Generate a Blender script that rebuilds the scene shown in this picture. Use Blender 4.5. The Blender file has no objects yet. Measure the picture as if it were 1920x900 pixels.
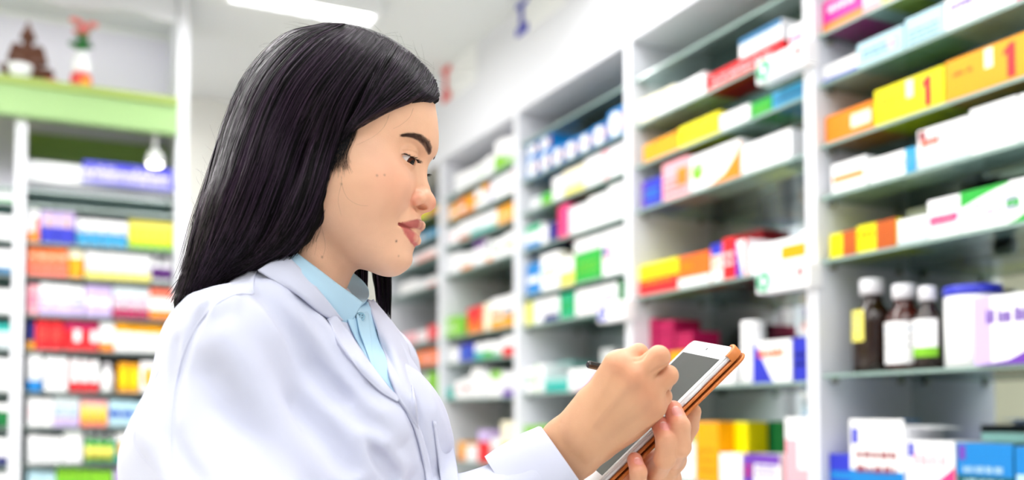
import bpy, bmesh, math, random
import numpy as np
from mathutils import Vector, Matrix
C = bpy.context.scene.collection
SC = bpy.context.scene
PI = math.pi
# ------------------------------------------------------------------ camera
FPX = 1813.0                      # focal length in pixels of a 1920 wide frame
YAW = math.radians(25.9)          # the camera looks this far to the right of the shelving wall's direction
PITCH = math.radians(2.5)
PPX, PPY = 960.0, 698.0           # principal point (the photograph is cropped from a taller frame)
CAMZ = 1.22
FWD = Vector((math.sin(YAW)*math.cos(PITCH), math.cos(YAW)*math.cos(PITCH), math.sin(PITCH)))
RGT = Vector((math.cos(YAW), -math.sin(YAW), 0))
UPV = RGT.cross(FWD)
CAMP = Vector((0, 0, CAMZ))
cam_d = bpy.data.cameras.new('camera'); cam = bpy.data.objects.new('camera', cam_d); C.objects.link(cam)
cam.matrix_world = Matrix(((RGT.x, UPV.x, -FWD.x, 0), (RGT.y, UPV.y, -FWD.y, 0), (RGT.z, UPV.z, -FWD.z, CAMZ), (0, 0, 0, 1)))
cam_d.sensor_width = 36; cam_d.lens = 36*FPX/1920; cam_d.shift_y = (PPY-450)/1920
cam_d.clip_start = 0.05
cam_d.dof.use_dof = True; cam_d.dof.focus_distance = 0.98; cam_d.dof.aperture_fstop = 2.3
SC.camera = cam
# ------------------------------------------------------------------ world, exposure, big lights
SC.view_settings.view_transform = 'Standard'; SC.view_settings.look = 'None'
SC.view_settings.gamma = 1; SC.view_settings.exposure = 0.0; SC.view_settings.use_curve_mapping = False
w = bpy.data.worlds.new('daylight'); SC.world = w; w.use_nodes = True
w.node_tree.nodes['Background'].inputs[0].default_value = (0.93, 0.96, 1.0, 1)
w.node_tree.nodes['Background'].inputs[1].default_value = .62     # daylight through the open shop front
CEIL = 2.80
LAMP_POWER = 9.5
def ceiling_lamp(x, y, sx, sy, power):
    l = bpy.data.lights.new('tube_light', 'AREA'); l.shape = 'RECTANGLE'; l.size = sx; l.size_y = sy
    l.energy = power; l.color = (1.0, 0.985, 0.97)
    o = bpy.data.objects.new('tube_light', l); C.objects.link(o); o.location = (x, y, CEIL-0.045)
    return o
SC.cycles.use_denoising = True
SC.cycles.max_bounces = 7; SC.cycles.diffuse_bounces = 5; SC.cycles.glossy_bounces = 3
SC.cycles.transmission_bounces = 5; SC.cycles.transparent_max_bounces = 8
SC.cycles.caustics_reflective = False; SC.cycles.caustics_refractive = False
SC.cycles.sample_clamp_indirect = 6
# ------------------------------------------------------------------ pixel to place (used to measure positions on known planes)
def ray(px, py):
    return (FWD + RGT*((px-PPX)/FPX) + UPV*((PPY-py)/FPX))
def onX(px, py, X): d = ray(px, py); return CAMP + d*(X/d.x)
def onY(px, py, Y): d = ray(px, py); return CAMP + d*(Y/d.y)
def onZ(px, py, Z): d = ray(px, py); return CAMP + d*((Z-CAMZ)/d.z)
def atD(px, py, D): return CAMP + ray(px, py)*D        # D = depth along the optical axis
def zAt(py, X, Y):
    # height at which the vertical line over (X, Y) crosses picture row py
    h = RGT.x*X + RGT.y*Y; f = FWD.x*X + FWD.y*Y
    # (dz*UP.z + U0)/(f+dz*FWD.z) = (PPY-py)/FPX
    k = (PPY-py)/FPX; U0 = UPV.x*X + UPV.y*Y
    dz = (k*f - U0)/(UPV.z - k*FWD.z)
    return CAMZ + dz
# ------------------------------------------------------------------ materials
def srgb(h):
    if not isinstance(h, str): return tuple(h) + ((1,) if len(h) == 3 else ())
    h = h.lstrip('#'); v = [int(h[i:i+2], 16)/255 for i in (0, 2, 4)]
    return tuple((c/12.92 if c <= .04045 else ((c+.055)/1.055)**2.4) for c in v) + (1,)
MC = {}
def mat(name, col, rough=.5, metal=0, spec=.5, emit=0, trans=0, ior=1.45, coat=0, bump=None, bscale=200, bstr=.1, sub=0, sheen=0):
    if name in MC: return MC[name]
    m = bpy.data.materials.new(name); m.use_nodes = True; nt = m.node_tree; b = nt.nodes['Principled BSDF']
    c = srgb(col); b.inputs['Base Color'].default_value = c
    b.inputs['Roughness'].default_value = rough; b.inputs['Metallic'].default_value = metal
    b.inputs['Specular IOR Level'].default_value = spec; b.inputs['IOR'].default_value = ior
    b.inputs['Transmission Weight'].default_value = trans; b.inputs['Coat Weight'].default_value = coat
    b.inputs['Sheen Weight'].default_value = sheen
    if emit: b.inputs['Emission Color'].default_value = c; b.inputs['Emission Strength'].default_value = emit
    if sub: b.inputs['Subsurface Weight'].default_value = sub
    if bump:
        tc = nt.nodes.new('ShaderNodeTexCoord'); n = nt.nodes.new('ShaderNodeTexNoise'); n.inputs['Scale'].default_value = bscale
        nt.links.new(tc.outputs['Object'], n.inputs['Vector'])
        bp = nt.nodes.new('ShaderNodeBump'); bp.inputs['Strength'].default_value = bstr; bp.inputs['Distance'].default_value = bump
        nt.links.new(n.outputs['Fac'], bp.inputs['Height']); nt.links.new(bp.outputs['Normal'], b.inputs['Normal'])
    MC[name] = m; return m
def thin_glass(name, col, gloss=.08, rough=.02):
    if name in MC: return MC[name]
    m = bpy.data.materials.new(name); m.use_nodes = True; nt = m.node_tree; nt.nodes.remove(nt.nodes['Principled BSDF']); out = nt.nodes['Material Output']
    t = nt.nodes.new('ShaderNodeBsdfTransparent'); t.inputs[0].default_value = srgb(col); g = nt.nodes.new('ShaderNodeBsdfGlossy'); g.inputs['Roughness'].default_value = rough
    f0 = nt.nodes.new('ShaderNodeLayerWeight'); f0.inputs[0].default_value = .5; f = nt.nodes.new('ShaderNodeMath'); f.operation = 'POWER'; f.inputs[1].default_value = 4; nt.links.new(f0.outputs['Facing'], f.inputs[0])
    a = nt.nodes.new('ShaderNodeMath'); a.operation = 'MULTIPLY_ADD'; a.inputs[1].default_value = .45; a.inputs[2].default_value = gloss
    nt.links.new(f.outputs[0], a.inputs[0]); mx = nt.nodes.new('ShaderNodeMixShader'); nt.links.new(a.outputs[0], mx.inputs[0]); nt.links.new(t.outputs[0], mx.inputs[1]); nt.links.new(g.outputs[0], mx.inputs[2]); nt.links.new(mx.outputs[0], out.inputs[0])
    MC[name] = m; return m
PAL = dict(white='f4f4f8', cream='f3ecd2', pale='ced8de', grey='9aa0a8', lgrey='c9ced4', black='1c1c20', red='d81f28', crimson='a8104e',
 dred='8e1522', pink='f0a8b4', hpink='e83a7c', magenta='da0690', salmon='f2745c', orange='ea8210', dorange='ea6a1c', rust='b8561e',
 gold='e89c00', yellow='e8dc00', lemon='e6dc68', lime='7abc28', green='2aa83c', dgreen='157038', emerald='10a070', teal='1aa8a0',
 dteal='14545c', mint='94ccc8', ice='b0d2e0', sky='3498c8', blue='1c52c0', royal='2c34b8', navy='1e2270', violet='6a3ca8',
 lilac='c4b0e0', brown='5a3018', tan='c8a06c', plum='5c2a78', azure='147ac4', steel='2c6e9c')
def pc(name): return mat('printed_card_'+name, PAL[name], rough=.42, spec=.35)
# ------------------------------------------------------------------ mesh helper
class MB:
    def __init__(s): s.v = []; s.f = []; s.m = []; s.mats = []; s.sm = []
    def mi(s, m):
        if m not in s.mats: s.mats.append(m)
        return s.mats.index(m)
    def add(s, vs, fs, m, smooth=False):
        k = len(s.v); i = s.mi(m)
        s.v += [tuple(v) for v in vs]; s.f += [tuple(k+j for j in f) for f in fs]; s.m += [i]*len(fs); s.sm += [smooth]*len(fs)
    def box(s, x0, y0, z0, x1, y1, z1, m, b=0.0):
        if x0 > x1: x0, x1 = x1, x0
        if y0 > y1: y0, y1 = y1, y0
        if z0 > z1: z0, z1 = z1, z0
        if b <= 0:
            vs = [(x, y, z) for z in (z0, z1) for y in (y0, y1) for x in (x0, x1)]
            s.add(vs, [(0, 2, 3, 1), (4, 5, 7, 6), (0, 1, 5, 4), (2, 6, 7, 3), (0, 4, 6, 2), (1, 3, 7, 5)], m); return
        b = min(b, (x1-x0)*.45, (y1-y0)*.45, (z1-z0)*.45)
        L = [x0, y0, z0]; H = [x1, y1, z1]; vs = []; idx = {}
        for cx in (0, 1):
            for cy in (0, 1):
                for cz in (0, 1):
                    c = (cx, cy, cz)
                    for ax in range(3):       # vertex that lies on the face normal to ax
                        p = []
                        for k in range(3):
                            e = H[k] if c[k] else L[k]
                            if k != ax: e += -b if c[k] else b
                            p.append(e)
                        idx[c, ax] = len(vs); vs.append(p)
        fs = []
        cyc = [(0, 0), (1, 0), (1, 1), (0, 1)]
        for ax in range(3):
            a, c2 = (ax+1) % 3, (ax+2) % 3
            for side in (0, 1):
                q = []
                for (u, v) in cyc:
                    c = [0, 0, 0]; c[ax] = side; c[a] = u; c[c2] = v; q.append(idx[tuple(c), ax])
                fs.append(q if side else q[::-1])
        for ax in range(3):
            a, c2 = (ax+1) % 3, (ax+2) % 3
            for (u, v) in cyc:
                c = [0, 0, 0]; c[a] = u; c[c2] = v; d = list(c); d[ax] = 1
                fs.append([idx[tuple(c), a], idx[tuple(d), a], idx[tuple(d), c2], idx[tuple(c), c2]])
        for c in [(i, j, k) for i in (0, 1) for j in (0, 1) for k in (0, 1)]:
            fs.append([idx[c, 0], idx[c, 1], idx[c, 2]])
        s.add(vs, fs, m)
    def lathe(s, prof, m, seg=24, cx=0, cy=0, smooth=True, flip=False):
        k = len(s.v); vs = []; fs = []
        for (r, z) in prof:
            for i in range(seg):
                a = 2*PI*i/seg; vs.append((cx+r*math.cos(a), cy+r*math.sin(a), z))
        for j in range(len(prof)-1):
            for i in range(seg):
                a, b2 = j*seg+i, j*seg+(i+1) % seg; fs.append((a, b2, b2+seg, a+seg))
        fs.append(tuple(range(seg))[::-1]); fs.append(tuple((len(prof)-1)*seg+i for i in range(seg)))
        s.add(vs, fs, m, smooth)
    def tube(s, pts, r, m, seg=8, smooth=True):
        pts = [Vector(p) for p in pts]; n = len(pts); rs = r if isinstance(r, (list, tuple)) else [r]*n
        vs = []; fs = []; ref = None
        for i, p in enumerate(pts):
            t = (pts[min(i+1, n-1)]-pts[max(i-1, 0)]).normalized()
            if ref is None: ref = Vector((0, 0, 1)) if abs(t.z) < .9 else Vector((1, 0, 0))
            a = t.cross(ref).normalized(); b2 = a.cross(t).normalized(); ref = b2
            for k in range(seg):
                an = 2*PI*k/seg; vs.append(p+(a*math.cos(an)+b2*math.sin(an))*rs[i])
        for i in range(n-1):
            for k in range(seg):
                a0 = i*seg+k; a1 = i*seg+(k+1) % seg; fs.append((a0, a1, a1+seg, a0+seg))
        fs.append(tuple(range(seg))[::-1]); fs.append(tuple((n-1)*seg+k for k in range(seg)))
        s.add(vs, fs, m, smooth)
    def poly(s, pts, y0, y1, m):
        # pts in local (x, z), extruded between y0 (front) and y1
        n = len(pts); vs = [(x, y0, z) for x, z in pts]+[(x, y1, z) for x, z in pts]
        ar = sum(pts[i][0]*pts[(i+1) % n][1]-pts[(i+1) % n][0]*pts[i][1] for i in range(n))
        fr = tuple(range(n)); bk = tuple(range(n, 2*n))[::-1]
        sd = [(i, i+n, (i+1) % n+n, (i+1) % n) for i in range(n)]
        if ar < 0: fr = fr[::-1]; bk = bk[::-1]; sd = [q[::-1] for q in sd]
        s.add(vs, [fr, bk]+sd, m)
    def build(s, name, parent=None, loc=None, rot=None, extra=None):
        me = bpy.data.meshes.new(name); me.from_pydata(s.v, [], s.f)
        for m in s.mats: me.materials.append(m)
        me.polygons.foreach_set('material_index', s.m); me.polygons.foreach_set('use_smooth', s.sm); me.update()
        bm = bmesh.new(); bm.from_mesh(me); bmesh.ops.recalc_face_normals(bm, faces=bm.faces); bm.to_mesh(me); bm.free()
        o = bpy.data.objects.new(name, me); C.objects.link(o)
        if parent: o.parent = parent
        if loc is not None: o.location = loc
        if rot is not None: o.rotation_euler = rot
        return o
def tag(o, label=None, cat=None, group=None, kind=None):
    if label: o['label'] = label
    if cat: o['category'] = cat
    if group: o['group'] = group
    if kind: o['kind'] = kind
    return o
def empty(name, loc=(0, 0, 0), rz=0):
    o = bpy.data.objects.new(name, None); C.objects.link(o); o.location = loc; o.rotation_euler = (0, 0, rz); o.empty_display_size = .05
    return o
# ------------------------------------------------------------------ implicit surfaces (smooth unions, meshed with surface nets)
class Field:
    def __init__(s, lo, hi, h):
        s.lo = np.array(lo, np.float32); s.h = h; s.n = np.ceil((np.array(hi)-s.lo)/h).astype(int)+1
        s.ax = [(s.lo[i]+h*np.arange(s.n[i])).astype(np.float32) for i in range(3)]
        s.D = np.full(tuple(s.n), .05, np.float32)
    def sl(s, lo, hi):
        a = np.clip(np.floor((np.array(lo)-s.lo)/s.h).astype(int), 0, s.n); b = np.clip(np.ceil((np.array(hi)-s.lo)/s.h).astype(int)+1, 0, s.n)
        if (b <= a).any(): return None
        q = tuple(slice(int(a[i]), int(b[i])) for i in range(3))
        return q, s.ax[0][q[0]][:, None, None], s.ax[1][q[1]][None, :, None], s.ax[2][q[2]][None, None, :]
    def comb(s, q, d, k, op):
        a = s.D[q]
        if op == 'add':
            if k > 0: t = np.maximum(k-np.abs(a-d), 0)/k; s.D[q] = np.minimum(a, d)-t*t*k*.25
            else: s.D[q] = np.minimum(a, d)
        else:     # cut away d
            d = -d
            if k > 0: t = np.maximum(k-np.abs(a-d), 0)/k; s.D[q] = np.maximum(a, d)+t*t*k*.25
            else: s.D[q] = np.maximum(a, d)
    def ell(s, c, r, k=.004, rot=None, op='add'):
        c = np.array(c, np.float32); r = np.array(r, np.float32); R_ = max(r)+k+3*s.h if rot is not None else r+k+3*s.h
        g = s.sl(c-R_, c+R_)
        if g is None: return
        q, X, Y, Z = g; X = X-c[0]; Y = Y-c[1]; Z = Z-c[2]
        if rot is not None:
            m = np.array(rot, np.float32)   # columns are the ellipsoid's own axes
            x = X*m[0, 0]+Y*m[1, 0]+Z*m[2, 0]; y = X*m[0, 1]+Y*m[1, 1]+Z*m[2, 1]; z = X*m[0, 2]+Y*m[1, 2]+Z*m[2, 2]
        else: x, y, z = X, Y, Z
        k0 = np.sqrt((x/r[0])**2+(y/r[1])**2+(z/r[2])**2)+1e-6; k1 = np.sqrt((x/r[0]**2)**2+(y/r[1]**2)**2+(z/r[2]**2)**2)+1e-6
        s.comb(q, k0*(k0-1)/k1, k, op)
    def cone(s, a, b, ra, rb, k=.004, op='add', flat=None):
        a = np.array(a, np.float32); b = np.array(b, np.float32); R_ = max(ra, rb)+k+3*s.h
        if flat: R_ *= max(1, flat[1])
        g = s.sl(np.minimum(a, b)-R_, np.maximum(a, b)+R_)
        if g is None: return
        q, X, Y, Z = g; d = b-a; L = float(d@d)+1e-12; X = X-a[0]; Y = Y-a[1]; Z = Z-a[2]
        t = np.clip((X*d[0]+Y*d[1]+Z*d[2])/L, 0, 1); x = X-t*d[0]; y = Y-t*d[1]; z = Z-t*d[2]
        if flat:      # (axis, factor): wider along the axis by the factor
            n = np.array(flat[0], np.float32); n = n/np.linalg.norm(n); e = x*n[0]+y*n[1]+z*n[2]; f = (1-1/flat[1])
            x = x-e*n[0]*f; y = y-e*n[1]*f; z = z-e*n[2]*f
        s.comb(q, np.sqrt(x*x+y*y+z*z)-(ra+(rb-ra)*t), k, op)
    def path(s, pts, rs, k=.004, op='add', flat=None):
        for i in range(len(pts)-1): s.cone(pts[i], pts[i+1], rs[i], rs[i+1], k, op, flat)
    def bump(s, c, sg, amp, rot=None):
        # swell (amp > 0) or sink the surface around c, gaussian with sigmas sg
        c = np.array(c, np.float32); sg = np.array([sg]*3 if np.isscalar(sg) else sg, np.float32); R_ = np.full(3, 2.8*max(sg))
        g = s.sl(c-R_, c+R_)
        if g is None: return
        q, X, Y, Z = g; X = X-c[0]; Y = Y-c[1]; Z = Z-c[2]
        if rot is not None:
            m = np.array(rot, np.float32); x = X*m[0, 0]+Y*m[1, 0]+Z*m[2, 0]; y = X*m[0, 1]+Y*m[1, 1]+Z*m[2, 1]; z = X*m[0, 2]+Y*m[1, 2]+Z*m[2, 2]
        else: x, y, z = X, Y, Z
        s.D[q] -= amp*np.exp(-.5*((x/sg[0])**2+(y/sg[1])**2+(z/sg[2])**2))
    def mesh(s):
        D = s.D; inside = D < 0; n = D.shape
        c = np.zeros((n[0]-1, n[1]-1, n[2]-1), np.uint8)
        for i in (0, 1):
            for j in (0, 1):
                for k in (0, 1): c += inside[i:n[0]-1+i, j:n[1]-1+j, k:n[2]-1+k]
        act = (c > 0) & (c < 8); ids = np.full(act.shape, -1, np.int64); I = np.argwhere(act); ids[act] = np.arange(len(I))
        P = np.zeros((len(I), 3)); W = np.zeros(len(I))
        cor = [(i, j, k) for i in (0, 1) for j in (0, 1) for k in (0, 1)]
        for A in cor:
            for ax in range(3):
                if A[ax]: continue
                B = list(A); B[ax] = 1
                da = D[I[:, 0]+A[0], I[:, 1]+A[1], I[:, 2]+A[2]]; db = D[I[:, 0]+B[0], I[:, 1]+B[1], I[:, 2]+B[2]]
                m = (da < 0) != (db < 0); t = np.where(m, da/np.where(m, da-db, 1), 0); p = np.tile(np.array(A, float), (len(I), 1)); p[:, ax] = t
                P += p*m[:, None]; W += m
        V = s.lo+(I+P/W[:, None])*s.h
        F = []
        for ax in range(3):
            u, v = (ax+1) % 3, (ax+2) % 3
            a = [slice(None)]*3; b = [slice(None)]*3; a[ax] = slice(0, n[ax]-1); b[ax] = slice(1, n[ax])
            ch = inside[tuple(a)] != inside[tuple(b)]; E = np.argwhere(ch)
            E = E[(E[:, u] > 0) & (E[:, v] > 0) & (E[:, u] < n[u]-1) & (E[:, v] < n[v]-1)]
            ins = inside[E[:, 0], E[:, 1], E[:, 2]]
            def cid(du, dv): e = E.copy(); e[:, u] -= du; e[:, v] -= dv; return ids[e[:, 0], e[:, 1], e[:, 2]]
            q = np.stack([cid(1, 1), cid(0, 1), cid(0, 0), cid(1, 0)], 1)
            q[~ins] = q[~ins][:, ::-1]; F.append(q)
        return V, np.concatenate(F)
def np_mesh(name, V, F, mats, smooth=True, parent=None, tint=None, mi=None):
    me = bpy.data.meshes.new(name); V = np.asarray(V, np.float32); F = np.asarray(F); k = F.shape[1]
    me.vertices.add(len(V)); me.vertices.foreach_set('co', V.ravel())
    me.loops.add(F.size); me.loops.foreach_set('vertex_index', F.ravel().astype(np.int32))
    me.polygons.add(len(F)); me.polygons.foreach_set('loop_start', np.arange(0, F.size, k, dtype=np.int32))
    me.polygons.foreach_set('loop_total', np.full(len(F), k, np.int32))
    if mi is not None: me.polygons.foreach_set('material_index', np.asarray(mi, np.int32))
    me.update(calc_edges=True); me.polygons.foreach_set('use_smooth', np.full(len(F), smooth))
    for m in mats: me.materials.append(m)
    if tint is not None:
        at = me.color_attributes.new('tint', 'FLOAT_COLOR', 'POINT'); c = np.ones((len(V), 4), np.float32); c[:, :tint.shape[1]] = tint; at.data.foreach_set('color', c.ravel())
    me.validate(); o = bpy.data.objects.new(name, me); C.objects.link(o)
    if parent: o.parent = parent
    return o
# ------------------------------------------------------------------ room
XF = 1.64                     # front plane of the wall shelving
UD = .31                      # its depth
PITCHY = .4865*XF
PIL = [1.747-PITCHY, 1.747, 1.747+PITCHY, 1.747+2*PITCHY, 1.747+3*PITCHY, 1.747+4*PITCHY]
YB = PIL[5]+.03               # back wall
HEADZ = zAt(303, XF, onX(826, 303, XF).y)
M_wall = mat('wall_paint', 'e4e4da', rough=.75, bump=.001, bscale=60, bstr=.15)
M_ceil = mat('ceiling_paint', 'dfe2e2', rough=.8, bump=.001, bscale=40, bstr=.1)
M_lam = mat('white_laminate', 'e0e2ea', rough=.32, spec=.45)
M_beige = mat('beige_wall_paint', 'd2cdb9', rough=.8)
M_floor = mat('floor_tile', 'c9c6bf', rough=.25)
nt = M_floor.node_tree; br = nt.nodes.new('ShaderNodeTexBrick'); tc = nt.nodes.new('ShaderNodeTexCoord')
br.offset = 0; br.inputs['Scale'].default_value = 1.0; br.inputs['Brick Width'].default_value = .6; br.inputs['Row Height'].default_value = .6
br.inputs['Mortar Size'].default_value = .004; br.inputs['Color1'].default_value = srgb('e6e4e0'); br.inputs['Color2'].default_value = srgb('e2e0da'); br.inputs['Mortar'].default_value = srgb('8d8a84')
nt.links.new(tc.outputs['Object'], br.inputs['Vector']); nt.links.new(br.outputs['Color'], nt.nodes['Principled BSDF'].inputs['Base Color'])
def struct(name, bx, m, b=0):
    q = MB(); q.box(*bx, m, b); o = q.build(name); o['kind'] = 'structure'; return o
XL = -2.3; YFRONT = -1.6
struct('floor', (XL, YFRONT, -.1, XF+UD+.02, YB, 0), M_floor)
struct('ceiling', (XL, YFRONT, CEIL, XF+UD+.02, YB, CEIL+.1), M_ceil)
struct('wall_right', (XF+UD+.02, YFRONT, 0, XF+UD+.12, YB, CEIL), M_wall)
struct('wall_back', (XL, YB, 0, XF+UD+.12, YB+.1, CEIL), M_wall)
struct('wall_left', (XL-.1, YFRONT, 0, XL, YB+.1, CEIL), M_beige)
struct('trim_1', (XF, PIL[0]-.8, HEADZ, XF+UD+.02, YB, CEIL), M_lam)       # bulkhead over the shelving
# ------------------------------------------------------------------ ceiling lights
M_met = mat('white_enamel', 'eceef0', rough=.3, spec=.5)
M_glow = mat('lit_tube', 'ffffff', emit=14)
M_louv = mat('polished_louvre', 'd8dcde', rough=.12, metal=1)
def troffer(name, cx, cy, sx, sy, label, group=None, pw=1.0):
    r = empty(name, (cx, cy, CEIL)); tag(r, label, 'ceiling light', group)
    q = MB(); t = .02; h = .07
    q.box(-sx/2, -sy/2, -h, sx/2, -sy/2+t, 0, M_met, .002); q.box(-sx/2, sy/2-t, -h, sx/2, sy/2, 0, M_met, .002)
    q.box(-sx/2, -sy/2+t, -h, -sx/2+t, sy/2-t, 0, M_met, .002); q.box(sx/2-t, -sy/2+t, -h, sx/2, sy/2-t, 0, M_met, .002)
    q.box(-sx/2+t, -sy/2+t, -.012, sx/2-t, sy/2-t, 0, M_met); q.build('housing', r)
    n = 3 if sy > .3 else 1
    for i in range(n):
        yy = -sy/2 + sy*(i+.5)/n
        q = MB(); q.tube([(-sx/2+t, yy, -.036), (sx/2-t, yy, -.036)], .014, M_glow, 10); q.build('tube', r)
    nl = max(4, int(sx/.075)); 
    for i in range(1, nl):
        x = -sx/2 + sx*i/nl
        q = MB(); q.box(x-.0015, -sy/2+t, -h+.002, x+.0015, sy/2-t, -h+.016, M_louv); q.build('louvre', r)
    l = ceiling_lamp(cx, cy, sx*.9, sy*.9, pw*LAMP_POWER*sx*sy/.36)
    l.location.z = CEIL-.075
    return r
a = onZ(414, 12, CEIL-.07); b_ = onZ(702, 48, CEIL-.07)
LW = b_.x-a.x
troffer('ceiling_light', (a.x+b_.x)/2, (a.y+b_.y)/2-.07, LW, .14, 'louvred fluorescent ceiling light glowing above the long black hair', pw=4)
for (x, y, w_, k_) in ((-.2, .9, 'above the camera', .45), (.9, .9, 'above the near shelves on the right', .5), (-1.5, .9, 'above the left wall, near the front', .9), (-1.5, 2.6, 'above the left wall, before the display cabinet', 3.0), (-.2, -.6, 'behind the camera', .5), (.9, -.6, 'behind the camera beside the shelves', .5), (.95, 2.3, 'above the second wall bay', .8), (-.1, 4.35, 'added unseen behind the display cabinet', .45), (-.4, 2.1, 'above the aisle, behind her back', 1.5)):  # the one behind the cabinet is added, unseen, to brighten the back wall
    troffer('ceiling_light', x, y, 1.1, .55, 'louvred fluorescent ceiling light '+w_, 'ceiling lights out of view', pw=k_)
# ------------------------------------------------------------------ wall shelving
M_mir = mat('mirror_back', 'ccd6d6', rough=.02, metal=1)
M_glass = thin_glass('shelf_glass', 'e2eeea')
M_gedge = mat('glass_edge', '8aa29c', rough=.15, spec=.6)
M_pin = mat('shelf_pin_metal', '8a8880', rough=.3, metal=1)
BAYS = {}
BAYPY = {  # picture rows of each shelf's front edge where it meets the far side panel
 'A': (1538, [64, 158, 273, 370, 489, 702, 926]), 'B': (1197, [145, 233, 310, 394, 556, 728, 892]),
 'C': (984, [266, 338, 399, 469, 555, 611, 737, 870]), 'D': (836, [371, 418, 463, 517, 634, 682, 748, 861]),
 'E': (733, [440, 478, 512, 560, 652, 694, 748, 851])}
def glass_shelf(q, x0, y0, x1, y1, z, t=.008):
    # front edge strip (greener) and the pane; top face at z
    q.box(x0+.002, y0, z-t, x1, y1, z, M_glass, .0008); q.box(x0, y0, z-t, x0+.002, y1, z, M_gedge)
BAYNAME = {'A': 'rightmost wall bay', 'B': 'second wall bay from right', 'C': 'third wall bay from right', 'D': 'fourth wall bay from right', 'E': 'farthest wall bay', 'L': 'left cabinet', 'K': 'far left edge cabinet'}
for i, k in enumerate('ABCDE'):
    y0, y1 = PIL[i], PIL[i+1]
    r = empty('shelving_unit', (XF, (y0+y1)/2, 0)); w2 = (y1-y0)/2-.0005
    tag(r, 'white shelving unit with glass shelves and mirror back, %s' % BAYNAME[k], 'shelving unit', 'white wall shelving units')
    for s in (-1, 1):
        q = MB(); q.box(0, s*w2, 0, UD, s*(w2-.018), HEADZ, M_lam, .001); q.build('side_panel', r)
    q = MB(); q.box(UD-.006, -w2+.018, .1, UD, w2-.018, HEADZ, M_mir); q.build('mirror_back', r)
    q = MB(); q.box(.02, -w2+.018, 0, UD-.006, w2-.018, .1, M_lam, .001); q.build('plinth', r)
    px, rows = BAYPY[k]; zs = []
    for py in rows:
        p = onX(px, py, XF+.012); z = p.z; zs.append(z)
        q = MB(); glass_shelf(q, .012, -w2+.019, UD-.008, w2-.019, z)
        so = q.build('glass_shelf', r)
        for s in (-1, 1):
            for xx in (.045, UD-.05):
                q = MB(); yy = s*(w2-.018)
                q.tube([(xx, yy, z-.015), (xx, yy-s*.014, z-.015)], .0065, M_pin, 10); q.build('shelf_pin', so)
    BAYS[k] = dict(zs=zs, y0=y0+.019, y1=y1-.019)
# ------------------------------------------------------------------ header signs
def sign(name, label, pxs, ytl, ybl, col, hexcol):
    p0 = onX(pxs[0], ytl, XF-.01); p1 = onX(pxs[1], ytl, XF-.01); pb = onX(pxs[0], ybl, XF-.01)
    w_ = p0.y-p1.y; h_ = p0.z-pb.z
    r = empty(name, (XF-.0005, p0.y, pb.z), -PI/2); tag(r, label, 'sign')
    q = MB(); q.box(0, -.008, 0, w_, 0, h_, mat('white_acrylic', 'f2f4f6', rough=.2), .003); q.build('panel', r)
    m = mat('sign_'+hexcol, hexcol, rough=.3); q = MB(); e = h_*.9; x0 = .02; b = h_*.05
    ww = w_*.22
    q.poly([(x0, b+e*.8), (x0+ww, b+e*.8), (x0+ww, b+e), (x0, b+e)], -.016, -.008, m)
    q.poly([(x0, b), (x0+ww, b), (x0+ww, b+e*.22), (x0, b+e*.22)], -.016, -.008, m)
    q.poly([(x0+ww*.3, b+e*.22), (x0+ww*.55, b+e*.22), (x0+ww*.55, b+e*.8), (x0+ww*.3, b+e*.8)], -.016, -.008, m)
    q.build('raised_letter', r)
sign('wall_sign', 'white wall sign with a red letter on bulkhead beside her forehead', (828, 893), 128, 200, 'red', 'd8281e')
sign('wall_sign', 'white wall sign with a royal blue letter high on bulkhead', (966, 1060), 6, 78, 'blue', '2a30b0')
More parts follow.
